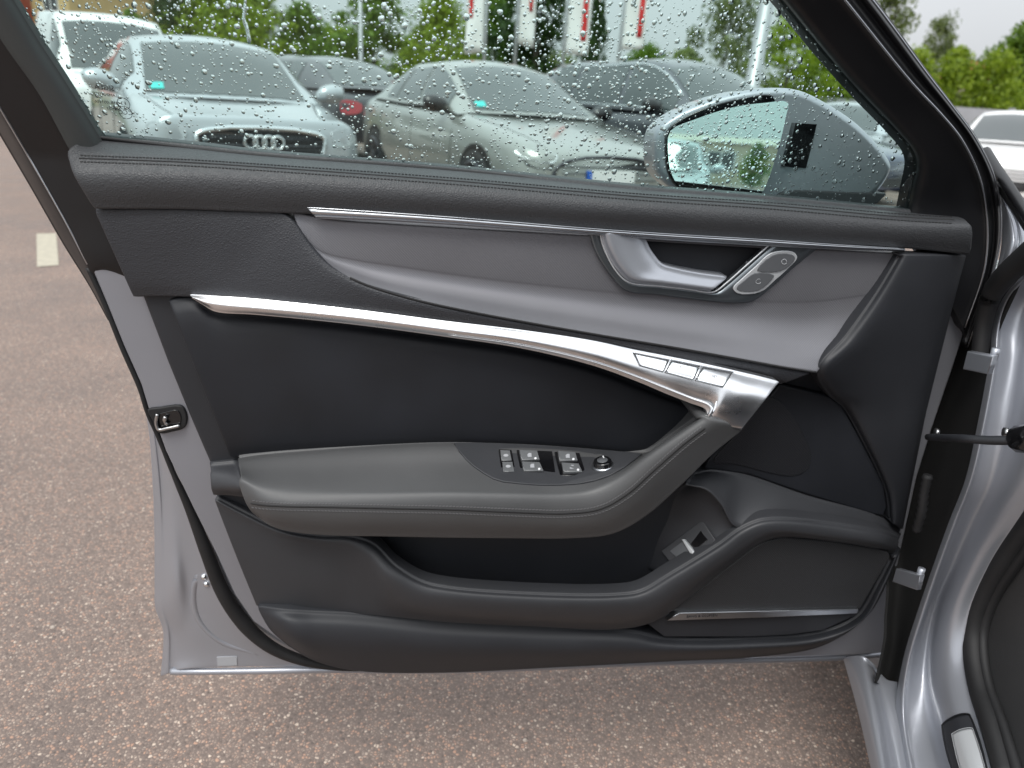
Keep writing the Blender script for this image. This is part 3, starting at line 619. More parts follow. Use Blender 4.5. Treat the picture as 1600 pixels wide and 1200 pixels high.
# --- front side of the trim: upper speaker field and the ridge beside the decor
U1 = [(1406, 400), (1368, 462), (1322, 526), (1279, 580), (1298, 617), (1317, 634), (1350, 690), (1386, 770), (1391, 812)]
U2 = [(1414, 400), (1380, 462), (1338, 526), (1292, 580), (1304, 612), (1326, 634), (1357, 690), (1391, 770), (1395, 815)]
U3 = [(1508, 401), (1491, 465), (1480, 510), (1466, 565), (1453, 617), (1445, 650), (1435, 700), (1422, 765), (1410, 826)]
loft(D, 'front_panel', [W(U1, [.044, .050, .060, .070, .040, .026, .026, .026, .026]), W(U2, [.052, .058, .066, .073, .052, .037, .036, .036, .036]), W(mid(W(U2, 0), W(U3, 0), .3), [.05, .054, .057, .056, .046, .040, .039, .039, .039]), W(mid(W(U2, 0), W(U3, 0), .9), [.034] * 9), W(U3, [.024] * 9)], 'plastic_black', door, n=8, ms=5, r=.002, depth=.02)
sp_out = [(1219, 601), (1298, 619), (1315, 632), (1348, 692), (1382, 757), (1387, 792), (1381, 806), (1366, 805), (1262, 774), (1169, 742), (1100, 733), (1110, 715), (1162, 668)]
spk = plate(D, 'upper_speaker_field', sp_out, .027, 'insert_fabric', door, .004, .014)
circ = [(1162, 668), (1200, 620), (1232, 640), (1256, 680), (1268, 712), (1262, 734), (1242, 744), (1215, 742), (1150, 726), (1115, 722)]
plate(D, 'tweeter_cloth', circ, .0285, 'cloth_perforated', spk, .0012, .003, n=4)
# --- lip of the door pocket and the lower flank in one sweep
Ri = [(337, 778), (380, 800), (440, 828), (500, 838), (546, 839), (583, 851), (617, 884), (658, 909), (700, 919), (841, 929), (962, 930), (1002, 924), (1047, 898), (1122, 852), (1160, 825), (1197, 812), (1286, 817), (1380, 833), (1404, 842)]
Ro = [(342, 792), (384, 816), (443, 842), (502, 853), (545, 857), (575, 868), (604, 898), (648, 925), (698, 936), (840, 946), (964, 947), (1010, 941), (1059, 914), (1134, 866), (1172, 841), (1205, 829), (1287, 834), (1378, 849), (1400, 858)]
Rm = [(372, 870), (405, 882), (455, 898), (507, 905), (545, 908), (575, 914), (602, 930), (640, 946), (698, 955), (842, 963), (966, 965), (1016, 957), (1069, 922), (1138, 873), (1180, 845), (1212, 834), (1292, 840), (1376, 854), (1397, 861)]
Rl = [(403, 946), (425, 951), (466, 954), (512, 956), (550, 958), (580, 960), (606, 962), (645, 966), (698, 971), (842, 978), (966, 982), (1022, 970), (1077, 932), (1143, 880), (1187, 848), (1222, 838), (1300, 844), (1375, 857), (1395, 864)]
wi = [.020, .024, .030, .034, .040, .048, .062, .070, .075, .078, .080, .080, .079, .078, .078, .078, .074, .066, .048]
wo = [.022, .028, .034, .040, .048, .060, .074, .080, .084, .087, .089, .089, .088, .087, .086, .086, .082, .074, .052]
wm = [.024, .030, .036, .042, .046, .054, .066, .074, .078, .081, .083, .084, .084, .083, .080, .080, .077, .068, .047]
wl = [.022, .028, .032, .036, .040, .044, .048, .052, .056, .058, .060, .064, .064, .062, .062, .062, .060, .054, .040]
lip, lip_bvh, _ = loft(D, 'pocket_lip', [W(Ri, wi), mid(W(Ri, wi), W(Ro, wo), .35, .003), W(Ro, wo), W(Rm, wm), W(Rl, wl)], 'plastic_grey', door, n=7, ms=5, r=.003, depth=.022)
# shelf behind the lip, and the end wall of the pocket with the boot release
H1 = [(1086, 741), (1110, 736), (1140, 739), (1169, 745), (1262, 777), (1375, 810), (1407, 836)]
H2 = [(1072, 757), (1104, 765), (1128, 788), (1150, 822), (1200, 812), (1286, 817), (1404, 842)]
loft(D, 'pocket_shelf', [W(H1, [.024, .026, .027, .027, .027, .027, .024]), mid(W(H1, .026), W(H2, .07), .4, .004), W(H2, [.060, .066, .071, .076, .078, .074, .048])], 'plastic_grey', door, n=8, ms=6, r=.002, depth=.02)
E1 = [(1080, 750), (1050, 775), (1022, 805), (1000, 845), (990, 885)]
E2 = [(1104, 763), (1092, 786), (1076, 815), (1046, 850), (1018, 890)]
E3 = [(1127, 787), (1126, 812), (1112, 834), (1082, 862), (1038, 902)]
E4 = [(1149, 822), (1140, 836), (1126, 850), (1090, 873), (1047, 901)]
ew, ew_bvh, _ = loft(D, 'pocket_end_wall', [W(E1, [.018, .010, .0, -.005, -.01]), W(E2, [.045, .040, .034, .028, .02]), W(E3, [.060, .060, .060, .058, .055]), W(E4, [.070, .071, .073, .074, .074])], 'plastic_black', door, n=8, ms=6, r=.001, depth=.01)
bz = [(1038, 861), (1093, 815), (1099, 816), (1121, 844), (1114, 850), (1060, 886), (1054, 887)]
bzo = plate_on(D, ew_bvh, 'boot_release_frame', bz, 'plastic_grey', door, .003, .001, .012, flat=True)
plate_on(D, ew_bvh, 'boot_release_well', [(1048, 861), (1093, 825), (1109, 844), (1064, 878)], 'gloss_black', bzo, .0042, .0006, .006, flat=True)
plate_on(D, ew_bvh, 'boot_release_button', [(1051, 862), (1071, 846), (1086, 864), (1066, 877)], 'button_face', bzo, .0065, .001, .006, flat=True)
plate_on(D, ew_bvh, 'boot_release_lever', [(1070, 845), (1074, 844), (1089, 863), (1087, 867), (1083, 866)], 'bright_trim', bzo, .0095, .0012, .008, flat=True)
plate_on(D, ew_bvh, 'button_mark', [(1062, 859), (1065, 857.5), (1072, 865), (1072, 870), (1068, 869)], 'icon_white', bzo, .0070, .0001, .001, flat=True)
# --- lower speaker grille with its light strip
sg = [(1046, 956), (1075, 935), (1145, 881), (1176, 857), (1192, 848), (1224, 840), (1300, 846), (1372, 858), (1389, 863), (1392, 872), (1372, 905), (1343, 953)]
gr = plate(D, 'speaker_grille', sg, .056, 'grille_perforated', door, .003, .03)
fo = [(1012, 975), (1046, 958), (1343, 954), (1338, 962), (1286, 986), (1235, 993), (1169, 996), (1038, 996)]
fz = plate(D, 'speaker_frame', fo, .052, 'plastic_black', door, .003, .03)
plate(D, 'light_strip', [(1043, 970), (1062, 958), (1200, 955), (1341, 952), (1339, 959), (1200, 965), (1100, 968)], .0615, 'satin_dark', door, .0012, .012)
c = D.pt(1097, 962.5, .0618); text_part('strip_lettering', 'BANG & OLUFSEN', .0058, frame_mat(c, (0, -1, 0), (1, 0, .035)), 'plastic_black', door)
# --- lower edge of the trim
M1 = [(405, 950), (440, 955), (490, 958), (554, 961), (700, 975), (850, 982), (985, 987), (1037, 998), (1169, 998), (1286, 988), (1342, 962), (1372, 914), (1394, 872)]
M2 = [(413, 966), (446, 971), (494, 975), (556, 979), (700, 993), (850, 999), (984, 1003), (1040, 1009), (1168, 1008), (1286, 997), (1347, 968), (1378, 917), (1399, 872)]
M3 = [(425, 985), (460, 996), (503, 1003), (560, 1007), (700, 1015), (850, 1017), (984, 1016), (1042, 1017), (1170, 1013), (1287, 1001), (1350, 968), (1382, 915), (1402, 870)]
M4 = [(452, 1009), (484, 1028), (522, 1041), (575, 1049), (700, 1050), (850, 1043), (984, 1036), (1060, 1032), (1190, 1025), (1286, 1008), (1355, 962), (1387, 906), (1406, 860)]
low, low_bvh, _ = loft(D, 'lower_trim', [W(M1, [.03] + [.042] * 5 + [.045] * 5 + [.045, .04]), W(M2, [.034] + [.054] * 5 + [.058] * 5 + [.056, .048]), W(M3, [.036] + [.058] * 5 + [.060] * 5 + [.056, .047]), W(M4, [.026] + [.036] * 5 + [.038] * 5 + [.035, .03])], 'plastic_black', door, n=7, ms=5, r=.003, depth=.02)
# --- side mirror beyond the glass
mo = [(1022, 238), (1027, 205), (1055, 180), (1110, 156), (1165, 142), (1214, 137), (1253, 141), (1292, 159), (1344, 194), (1385, 238), (1396, 258), (1392, 275), (1372, 302), (1330, 325), (1209, 330), (1162, 322), (1069, 306), (1027, 272)]
mw = [-.10, -.10, -.10, -.098, -.094, -.090, -.085, -.08, -.068, -.055, -.050, -.050, -.055, -.06, -.075, -.085, -.095, -.10]
mir = plate(D, 'mirror_housing', W(mo, mw), 0, 'silver_paint', door, .010, .05, n=4, steps=5)
plate(D, 'mirror_gap', W([(1042, 206), (1058, 190), (1110, 166), (1165, 152), (1206, 148), (1212, 156), (1190, 250), (1170, 306), (1160, 318), (1070, 304), (1046, 275), (1040, 240)], [-.0965] * 2 + [-.094] * 2 + [-.088] * 5 + [-.094] * 3), 0, 'gloss_black', mir, .002, .006, n=3)
mg = [(1049, 205), (1082, 187), (1137, 167), (1180, 160), (1208, 159), (1205, 180), (1190, 241), (1167, 302), (1150, 316), (1069, 301), (1050, 274), (1045, 240)]
mP = D.pts(W(cr(mg, 3, closed=True), -.0885)); cx = mP.mean(0); mP[:, 1] += (mP[:, 0] - cx[0]) * -.36 + (mP[:, 2] - cx[2]) * .035 - .022
mesh('mirror_glass', mP, [tuple(range(len(mP)))], 'mirror_glass', mir, smooth=False)
plate(D, 'side_assist_lamp', W([(1243, 192), (1277, 194), (1260, 263), (1223, 260)], -.070), 0, 'gloss_black', mir, .001, .012)
plate(D, 'mirror_foot', W([(1208, 312), (1222, 301), (1245, 297), (1385, 302), (1372, 318), (1300, 340), (1210, 335)], [-.068] * 3 + [-.05] * 3 + [-.068]), 0, 'plastic_black', mir, .003, .05)
# ================================================================ the setting
def asphalt_mat():
    m = mat('asphalt', (.2, .165, .148), .85); n = m.node_tree.nodes; l = m.node_tree.links; b = n['Principled BSDF']
    tc = n.new('ShaderNodeTexCoord')
    v = n.new('ShaderNodeTexVoronoi'); v.inputs['Scale'].default_value = 175; v.inputs['Randomness'].default_value = 1
    v2 = n.new('ShaderNodeTexVoronoi'); v2.feature = 'DISTANCE_TO_EDGE'; v2.inputs['Scale'].default_value = 175
    big = n.new('ShaderNodeTexNoise'); big.inputs['Scale'].default_value = 2.3; big.inputs['Detail'].default_value = 7
    fin = n.new('ShaderNodeTexNoise'); fin.inputs['Scale'].default_value = 420; fin.inputs['Detail'].default_value = 3
    for q in (v, v2, big, fin): l.new(tc.outputs['Object'], q.inputs['Vector'])
    cr_ = n.new('ShaderNodeValToRGB'); e = cr_.color_ramp.elements
    e[0].position = 0; e[0].color = (.11, .084, .072, 1); e[1].position = 1; e[1].color = (.62, .50, .40, 1)
    for pos, c in ((.25, (.20, .150, .125, 1)), (.6, (.31, .235, .19, 1)), (.80, (.44, .26, .18, 1)), (.90, (.34, .265, .22, 1))):
        x = e.new(pos); x.color = c
    sp = n.new('ShaderNodeSeparateColor'); l.new(v.outputs['Color'], sp.inputs[0]); l.new(sp.outputs[0], cr_.inputs[0])
    bind = n.new('ShaderNodeMix'); bind.data_type = 'RGBA'; bind.inputs[6].default_value = (.15, .115, .098, 1)
    r = n.new('ShaderNodeMapRange'); r.inputs['From Min'].default_value = .04; r.inputs['From Max'].default_value = .26
    l.new(v2.outputs['Distance'], r.inputs['Value']); l.new(r.outputs[0], bind.inputs[0]); l.new(cr_.outputs[0], bind.inputs[7])
    r2 = n.new('ShaderNodeMapRange'); r2.inputs['From Min'].default_value = .3; r2.inputs['From Max'].default_value = .7; r2.inputs['To Min'].default_value = .84; r2.inputs['To Max'].default_value = 1.16
    l.new(big.outputs[0], r2.inputs['Value'])
    mm = n.new('ShaderNodeMix'); mm.data_type = 'RGBA'; mm.blend_type = 'MULTIPLY'; mm.inputs[0].default_value = 1
    l.new(bind.outputs[2], mm.inputs[6]); l.new(r2.outputs[0], mm.inputs[7]); l.new(mm.outputs[2], b.inputs['Base Color'])
    r3 = n.new('ShaderNodeMapRange'); r3.inputs['From Min'].default_value = .3; r3.inputs['From Max'].default_value = .7; r3.inputs['To Min'].default_value = .5; r3.inputs['To Max'].default_value = .85
    l.new(big.outputs[0], r3.inputs['Value']); l.new(r3.outputs[0], b.inputs['Roughness'])
    b1 = n.new('ShaderNodeBump'); b1.inputs['Strength'].default_value = .8; b1.inputs['Distance'].default_value = .003; l.new(v2.outputs['Distance'], b1.inputs['Height'])
    b2 = n.new('ShaderNodeBump'); b2.inputs['Strength'].default_value = .4; b2.inputs['Distance'].default_value = .001; l.new(fin.outputs[0], b2.inputs['Height']); l.new(b1.outputs[0], b2.inputs['Normal']); l.new(b2.outputs[0], b.inputs['Normal'])
asphalt_mat()
structure(mesh('ground', [(-400, -300, 0), (400, -300, 0), (400, 700, 0), (-400, 700, 0)], [(0, 1, 2, 3)], 'asphalt', smooth=False))
mat('road_paint', (.40, .37, .29), .7, var=(25, .12), bump=[('noise', 300, .4, .001)])
q = [ground_at(57, 366), ground_at(88, 365), ground_at(92, 415), ground_at(58, 418)]
V = [(p[0], p[1], .004) for p in q]; structure(mesh('painted_bay_mark', V, [(0, 1, 2, 3)], 'road_paint', smooth=False))
# loose grit on the asphalt
V, F = [], []
for i in range(700):
    x = random.uniform(-1.6, .55); y = random.uniform(.75, 3.0); r = min(.006, .0012 + random.expovariate(1 / .0009)); b = len(V)
    for s in range(6):
        a = s * math.pi / 3; k = r * random.uniform(.7, 1.2); V.append((x + k * math.cos(a), y + k * math.sin(a), .0005))
    for s in range(6):
        a = s * math.pi / 3 + .4; k = r * random.uniform(.45, .7); V.append((x + k * math.cos(a), y + k * math.sin(a), r * random.uniform(.6, .9)))
    for s in range(6): F.append((b + s, b + (s + 1) % 6, b + 6 + (s + 1) % 6, b + 6 + s))
    F.append(tuple(b + 6 + s for s in range(6)))
mat('grit', (.42, .36, .31), .8)
o = stuff(mesh('grit', V, F, 'grit')); o['label'] = 'loose pale grit scattered on the reddish asphalt'; o['category'] = 'grit'

# ================================================================ car builder (x forward, y left, z up)
mat('car_glass', (.030, .042, .042), .06, spec=.9, coat=.4)
mat('car_tyre', (.015, .015, .016), .75); mat('car_rim', (.35, .36, .38), .3, metal=.9); mat('car_rim_dark', (.08, .08, .09), .35, metal=.7)
mat('car_grille', (.010, .010, .011), .35, bump=[('dots', 30, .8, .02)]); mat('car_chrome', (.72, .75, .76), .16, metal=1.0)
mat('car_lamp', (.45, .48, .50), .10, metal=.35, coat=1.0); mat('tail_lamp', (.38, .012, .022), .15, coat=1.0); mat('plate_white', (.72, .73, .72), .5); mat('plate_blue', (.01, .10, .48), .5)
mat('eco_sticker', (.05, .55, .50), .5); mat('wheel_well', (.006, .006, .006), .9)
for k_, c_, me_ in (('car_silver', (.42, .45, .47), .45), ('car_grey', (.30, .31, .29), .4), ('car_dark', (.075, .08, .092), .4), ('car_white', (.80, .80, .79), 0.), ('car_blue', (.03, .045, .10), .3), ('car_black', (.035, .038, .045), .3), ('car_red', (.35, .05, .06), .2)):
    mat(k_, c_, .28, metal=me_, coat=1.0, coatr=.06)
FR = [0, .10, .34, .60, .84, .94, .99, 1.0, 1.01]; YF = [.84, .96, 1.0, .995, .975, .94, .86, .45, 0.0]
def body_grid(st, n=5):
    S = cr([(s[0], s[1], s[2], s[3]) for s in st], n); G = []
    for x, zt, hw, zb in S:
        sec = [(x, hw * y, zb + (zt - zb) * f) for f, y in zip(FR, YF)]
        G.append(sec + [(a, -b, c) for a, b, c in sec[-2::-1]])
    return np.array(G)
def grid_mesh(G, keep=None):
    nr, nc = G.shape[:2]; V = [tuple(v) for v in G.reshape(-1, 3)]; F = []
    for i in range(nr - 1):
        for j in range(nc - 1):
            if keep is None or keep((G[i, j] + G[i + 1, j + 1]) / 2): F.append((i * nc + j, i * nc + j + 1, (i + 1) * nc + j + 1, (i + 1) * nc + j))
    return V, F
NSD, NRF = 5, 9
def cabin_grid(ar, n=7):
    A = cr(ar, n); G = []
    for (xb, zb, hb, xt, zt, ht, bow) in A:
        side = []
        for k in range(NSD):
            t = k / (NSD - 1); bul = .035 * math.sin(math.pi * t) * (zt - zb > .05)
            side.append((xb + (xt - xb) * t, hb + (ht - hb) * t + bul, zb + (zt - zb) * t))
        roof = []
        for k in range(1, NRF):
            t = k / NRF * 2 - 1; roof.append((xt + bow * (1 - t * t), -ht * t, zt + .045 * (1 - t * t) * min(1, max(0, (zt - zb) / .3)) + .012 * (1 - t * t)))
        G.append(side + roof + [(a, -b, c) for a, b, c in side[::-1]])
    return np.array(G)
def samp(G, i, j):
    i = min(max(i, 0), G.shape[0] - 1.001); j = min(max(j, 0), G.shape[1] - 1.001); a, b = int(i), int(j); u, v = i - a, j - b
    return G[a, b] * (1 - u) * (1 - v) + G[a + 1, b] * u * (1 - v) + G[a, b + 1] * (1 - u) * v + G[a + 1, b + 1] * u * v
def pane(G, i0, i1, j0, j1, off, name, m, parent, ni=10, nj=8):
    V, F = [], []
    for a in range(ni + 1):
        for b in range(nj + 1):
            i = i0 + (i1 - i0) * a / ni; j = j0 + (j1 - j0) * b / nj; p = samp(G, i, j)
            t1 = samp(G, i + .3, j) - samp(G, i - .3, j); t2 = samp(G, i, j + .3) - samp(G, i, j - .3); n = np.cross(t1, t2); n /= max(np.linalg.norm(n), 1e-9)
            c = np.array([p[0], 0, .8]); n = n if n @ (p - c) > 0 else -n
            V.append(p + n * off)
    for a in range(ni):
        for b in range(nj): k = a * (nj + 1) + b; F.append((k, k + 1, k + nj + 2, k + nj + 1))
    return mesh(name, V, F, m, parent)
WHEEL = {}
def wheel_meshes(r, rimmat):
    key = (round(r, 2), rimmat)
    if key in WHEEL: return WHEEL[key]
    prof = [(r * .66, -.10), (r * .93, -.11), (r, -.08), (r, .08), (r * .93, .11), (r * .66, .10)]
    V, F = [], []; N = 28
    for a in range(N):
        g = 2 * math.pi * a / N
        for (q, y) in prof: V.append((q * math.cos(g), y, q * math.sin(g)))
    k = len(prof)
    for a in range(N):
        b = (a + 1) % N
        for i in range(k - 1): F.append((a * k + i, a * k + i + 1, b * k + i + 1, b * k + i))
    me = bpy.data.meshes.new('tyre'); me.from_pydata(V, [], F); me.materials.append(MATS['car_tyre']); me.polygons.foreach_set('use_smooth', [True] * len(F))
    V, F = [], []
    tube_geo([(r * .66 * math.cos(g), .07, r * .66 * math.sin(g)) for g in np.linspace(0, 2 * math.pi, 28, endpoint=False)], .025, 6, True, V, F)
    for s in range(10):
        g = 2 * math.pi * s / 10; e = np.array([math.cos(g), 0, math.sin(g)]); t = np.array([-math.sin(g), 0, math.cos(g)])
        box_geo(e * r * .36 + (0, .075, 0), e * r * .31, t * .018, (0, .012, 0), V, F)
    tube_geo([(0, .05, 0), (0, .095, 0), (0, .1, 0)], [.07, .07, .05], 14, False, V, F)
    me2 = bpy.data.meshes.new('rim'); me2.from_pydata([tuple(v) for v in V], [], F); me2.materials.append(MATS[rimmat])
    WHEEL[key] = (me, me2); return WHEEL[key]
def rpoly(pts, n=3): return cr(pts, n, closed=True)
def make_car(name, label, loc, head, paint, st, ar, nA, opt):
    """head: compass the front points to, angle of the x axis in the ground plane; nA grid steps per cabin section"""
    root = thing(name, label, opt.get('cat', 'car'), (loc[0], loc[1], 0), head, opt.get('group', 'cars parked in the row beyond the door'))
    G = body_grid(st); V, F = grid_mesh(G)
    k = G.shape[1]; F.append(tuple(range(k))); F.append(tuple((G.shape[0] - 1) * k + i for i in range(k)))
    body = mesh('body', V, F, paint, root); bm = bmesh.new(); bm.from_mesh(body.data); bmesh.ops.recalc_face_normals(bm, faces=bm.faces); bm.to_mesh(body.data); bm.free()
    bvh = BVHTree.FromPolygons([Vector(v) for v in V], F)
    H = cabin_grid(ar, nA); V, F = grid_mesh(H); cab = mesh('cabin', V, F, paint, root)
    bm = bmesh.new(); bm.from_mesh(cab.data); bmesh.ops.recalc_face_normals(bm, faces=bm.faces); bm.to_mesh(cab.data); bm.free()
    jr0, jr1 = NSD - 1, NSD + NRF - 1; C_ = H.shape[1] - 1
    pane(H, nA * .05, nA * .90, jr0 + .28, jr1 - .28, .007, 'windscreen', 'car_glass', root)
    ws = [o for o in root.children if o.name.startswith('windscreen')][0]
    if opt.get('rear_glass', True): m_ = (len(ar) - 2); pane(H, nA * (m_ + .12), nA * (m_ + .9), jr0 + .5, jr1 - .5, .007, 'rear_window', 'car_glass', root)
    for (a, b) in opt.get('side', [(.42, 1.42), (1.50, 2.35), (2.42, 2.9)]):
        for s in (0, 1):
            j0, j1 = (.35, NSD - 1.45) if s == 0 else (C_ - .35, C_ - NSD + 1.45)
            pane(H, nA * a, nA * b, j0, j1, .007, 'side_window', 'car_glass', root, 8, 4)
    if opt.get('chrome_trim'):
        for s in (0, 1):
            jj = .25 if s == 0 else C_ - .25; jt = NSD - 1.3 if s == 0 else C_ - NSD + 1.3
            tube('window_trim', [samp(H, nA * t, jj) for t in np.linspace(.38, 2.95, 24)], .012, 'car_chrome', root, 6)
            tube('window_trim', [samp(H, nA * t, jt) for t in np.linspace(.40, 2.95, 24)], .012, 'car_chrome', root, 6)
    def front(nm, pts, m, par, lift=.006, depth=.02, r=.004, n=3, rear=False):
        P, N = [], []; sx = -1 if rear else 1
        for (y, z) in rpoly(pts, n):
            h = bvh.ray_cast(Vector((sx * 6, y, z)), Vector((-sx, 0, 0)))
            if h[0] is None: continue
            nn = np.array(h[1]); nn = nn if nn[0] * sx > 0 else -nn; P.append(np.array(h[0])); N.append(nn)
        if len(P) < 4: return None
        nn = np.mean(N, 0); return plate3d(nm, P, nn, m, par, r, depth, lift, 2)
    for (nm, pts, m) in opt.get('front', []):
        g_ = front(nm, pts, m, root)
        if nm == 'headlight': front(nm, [(-a, b) for a, b in pts], m, root)
        if nm == 'grille' and g_ is not None:
            if opt.get('frame'): 
                P = []
                for (y, z) in rpoly(pts, 4):
                    h = bvh.ray_cast(Vector((6, y, z)), Vector((-1, 0, 0)))
                    if h[0] is not None: P.append(np.array(h[0]) + (.008, 0, 0))
                tube('grille_frame', P, opt['frame'][1], opt['frame'][0], g_, 8, closed=True)
            zc = [p[1] for p in pts]; z0, z1 = min(zc), max(zc); hwid = max(p[0] for p in pts)
            for t in np.linspace(.15, .85, 5):
                z = z0 + (z1 - z0) * t; P = []
                for y in np.linspace(-hwid * .86, hwid * .86, 9):
                    h = bvh.ray_cast(Vector((6, y, z)), Vector((-1, 0, 0)))
                    if h[0] is not None: P.append(np.array(h[0]) + (.012, 0, 0))
                tube('grille_bar', P, .006, opt.get('bar', 'car_black'), g_, 6)
            if 'rings' in opt:
                zc_, rr_ = opt['rings']
                for q_ in range(4):
                    yc = (q_ - 1.5) * rr_ * 1.45; h = bvh.ray_cast(Vector((6, yc, zc_)), Vector((-1, 0, 0))); c = np.array(h[0]) + (.03, 0, 0)
                    tube('emblem_ring', [c + (0, rr_ * math.cos(a), rr_ * math.sin(a)) for a in np.linspace(0, 2 * math.pi, 24, endpoint=False)], .011, 'car_chrome', g_, 6, closed=True)
    if 'plate' in opt:
        z = opt['plate']; o = front('number_plate', [(-.26, z - .055), (.26, z - .055), (.26, z + .055), (-.26, z + .055)], 'plate_white', root, .02, .03, .003, 1)
        front('plate_band', [(-.262, z - .054), (-.215, z - .054), (-.215, z + .054), (-.262, z + .054)], 'plate_blue', root, .024, .03, .001, 1)
    for (nm, pts, m) in opt.get('rear', []):
        front(nm, pts, m, root, rear=True)
        if nm == 'tail_light': front(nm, [(-a, b) for a, b in pts], m, root, rear=True)
    # bonnet shut lines
    if opt.get('bonnet'):
        for s in (-1, 1):
            P = []
            for t in np.linspace(0, 1, 10):
                x = opt['bonnet'][0] + (opt['bonnet'][1] - opt['bonnet'][0]) * t; y = s * (opt['bonnet'][2] + (opt['bonnet'][3] - opt['bonnet'][2]) * t)
                h = bvh.ray_cast(Vector((x, y, 4)), Vector((0, 0, -1)))
                if h[0] is not None: P.append(np.array(h[0]) - (0, 0, .002))
            if len(P) > 3: tube('bonnet_gap', P, .006, 'wheel_well', body, 5)
    r = opt.get('wr', .335)
    ty, ri = wheel_meshes(r, opt.get('rim', 'car_rim'))
    for x in opt['axles']:
        hw = np.interp(x, [s[0] for s in st[::-1]], [s[2] for s in st[::-1]])
        for s in (-1, 1):
            tube('wheel_arch', [(x, s * (hw - .12), r), (x, s * (hw + .004), r), (x, s * (hw + .006), r)], [r + .05, r + .05, r + .02], 'wheel_well', root, 24)
            wo_ = bpy.data.objects.new('wheel', ty); COL.objects.link(wo_)
            wo_.parent = root; wo_.location = (x, s * (hw - .085), r); wo_.rotation_euler = (0, 0, 0 if s > 0 else math.pi)
            ro = bpy.data.objects.new('rim', ri); COL.objects.link(ro); ro.parent = wo_; ro.location = (0, .03, 0)
    # door mirrors
    mx_, my_, mz_ = opt['mirror']
    for s in (-1, 1):
        V, F = [], []
        P = [(mx_ + .02, s * (my_ - .02), mz_ - .03), (mx_ + .02, s * (my_ + .05), mz_), (mx_ + .01, s * (my_ + .14), mz_ + .015), (mx_, s * (my_ + .21), mz_ + .01), (mx_ - .01, s * (my_ + .23), mz_)]
        tube_geo(cr(P, 3), np.interp(np.linspace(0, 4, 13), [0, 1, 2, 3, 4], [.03, .075, .09, .075, .02]), 10, False, V, F)
        mesh('door_mirror', V, F, opt.get('mirror_paint', paint), root)
    if opt.get('sticker'):
        pane(H, nA * .10, nA * .20, opt['sticker'][0], opt['sticker'][1], .012, 'round_sticker', 'eco_sticker', ws, 4, 4)
    # door gaps and handles on both flanks
    for s in (-1, 1):
        for x in opt.get('gaps', []):
            P = []
            for z in np.linspace(.36, opt.get('belt', .96), 8):
                h = bvh.ray_cast(Vector((x, s * 3, z)), Vector((0, -s, 0)))
                if h[0] is not None: P.append(np.array(h[0]) - (0, s * .001, 0))
            if len(P) > 3: tube('door_gap', P, .005, 'wheel_well', body, 5)
    return root
def sedan(L=4.9, Wd=1.88, Ht=1.46, zb=.17, belt=1.0):
    h = Wd / 2; f = L / 2
    st = [(f, .66, h * .60, zb + .08), (f - .05, .72, h * .80, zb + .04), (f - .2, .78, h * .93, zb), (f - .6, .86, h * .985, zb), (f - 1.1, .93, h, zb), (f - 1.55, belt - .02, h, zb), (0, belt, h, zb), (-f + 1.0, belt + .03, h * .98, zb), (-f + .45, belt + .03, h * .93, zb), (-f + .10, belt - .05, h * .85, zb + .05), (-f, .75, h * .78, zb + .12)]
    ar = [(f - 1.38, belt - .05, h * .94, f - 1.40, belt - .03, h * .80, .16), (.42, belt, h * .95, .12, Ht - .055, h * .645, .06), (-.45, belt, h * .95, -.45, Ht - .03, h * .64, .0), (-1.15, belt + .02, h * .94, -1.05, Ht - .07, h * .62, -.02), (-f + .62, belt + .02, h * .88, -f + .70, belt + .05, h * .74, -.10)]
    return st, ar
def suv(L=4.2, Wd=1.80, Ht=1.52, zb=.20, belt=1.02, nose=.98, tail=.9):
    h = Wd / 2; f = L / 2
    st = [(f, .76, h * .66, zb + .08), (f - .04, .86, h * .84, zb + .04), (f - .15, nose - .05, h * .95, zb), (f - .5, nose, h * .99, zb), (f - .95, belt, h, zb), (0, belt + .02, h, zb), (-f + .6, belt + .04, h * .98, zb), (-f + .25, belt + .03, h * .94, zb), (-f + .04, tail, h * .90, zb + .05), (-f, .75, h * .85, zb + .12)]
    ar = [(f - .92, belt - .04, h * .93, f - .94, belt - .02, h * .80, .17), (f - 1.55, belt + .01, h * .95, f - 1.68, Ht - .06, h * .68, .07), (-.25, belt + .02, h * .95, -.25, Ht - .035, h * .68, .0), (-1.2, belt + .03, h * .94, -1.15, Ht - .07, h * .66, -.02), (-f + .18, belt + .03, h * .90, -f + .22, belt + .06, h * .78, -.08)]
    return st, ar
# heading of the whole row: the fronts point to the near right
HD = -math.pi / 2 + rad(38)
fdir = np.array([math.cos(HD), math.sin(HD)])
# silver compact in front
st, ar = suv(4.19, 1.80, 1.445, .2, .97, .875)
make_car('parked_car', 'pale silver compact car with bright framed dark grille beside the white van', np.array([-3.30, 7.60]), HD - rad(3), 'car_silver', st, ar, 7, dict(
    axles=(1.30, -1.30), mirror=(.95, .86, 1.04), gaps=(.75, -.3, -1.0), sticker=(NSD + NRF - 1 - 1.15, NSD + NRF - 1 - .5), bonnet=(1.95, 1.15, .55, .72), rings=(.675, .048), frame=('car_chrome', .018), plate=.44, 
    front=[('grille', [(-.42, .755), (.42, .755), (.50, .70), (.42, .50), (.34, .43), (-.34, .43), (-.42, .50), (-.50, .70)], 'car_grille'), ('headlight', [(.56, .765), (.74, .80), (.81, .77), (.79, .69), (.60, .65)], 'car_lamp'), ('air_intake', [(.55, .40), (.76, .46), (.76, .32), (.55, .30)], 'car_grille'), ('air_intake', [(-.55, .40), (-.76, .46), (-.76, .32), (-.55, .30)], 'car_grille')]))
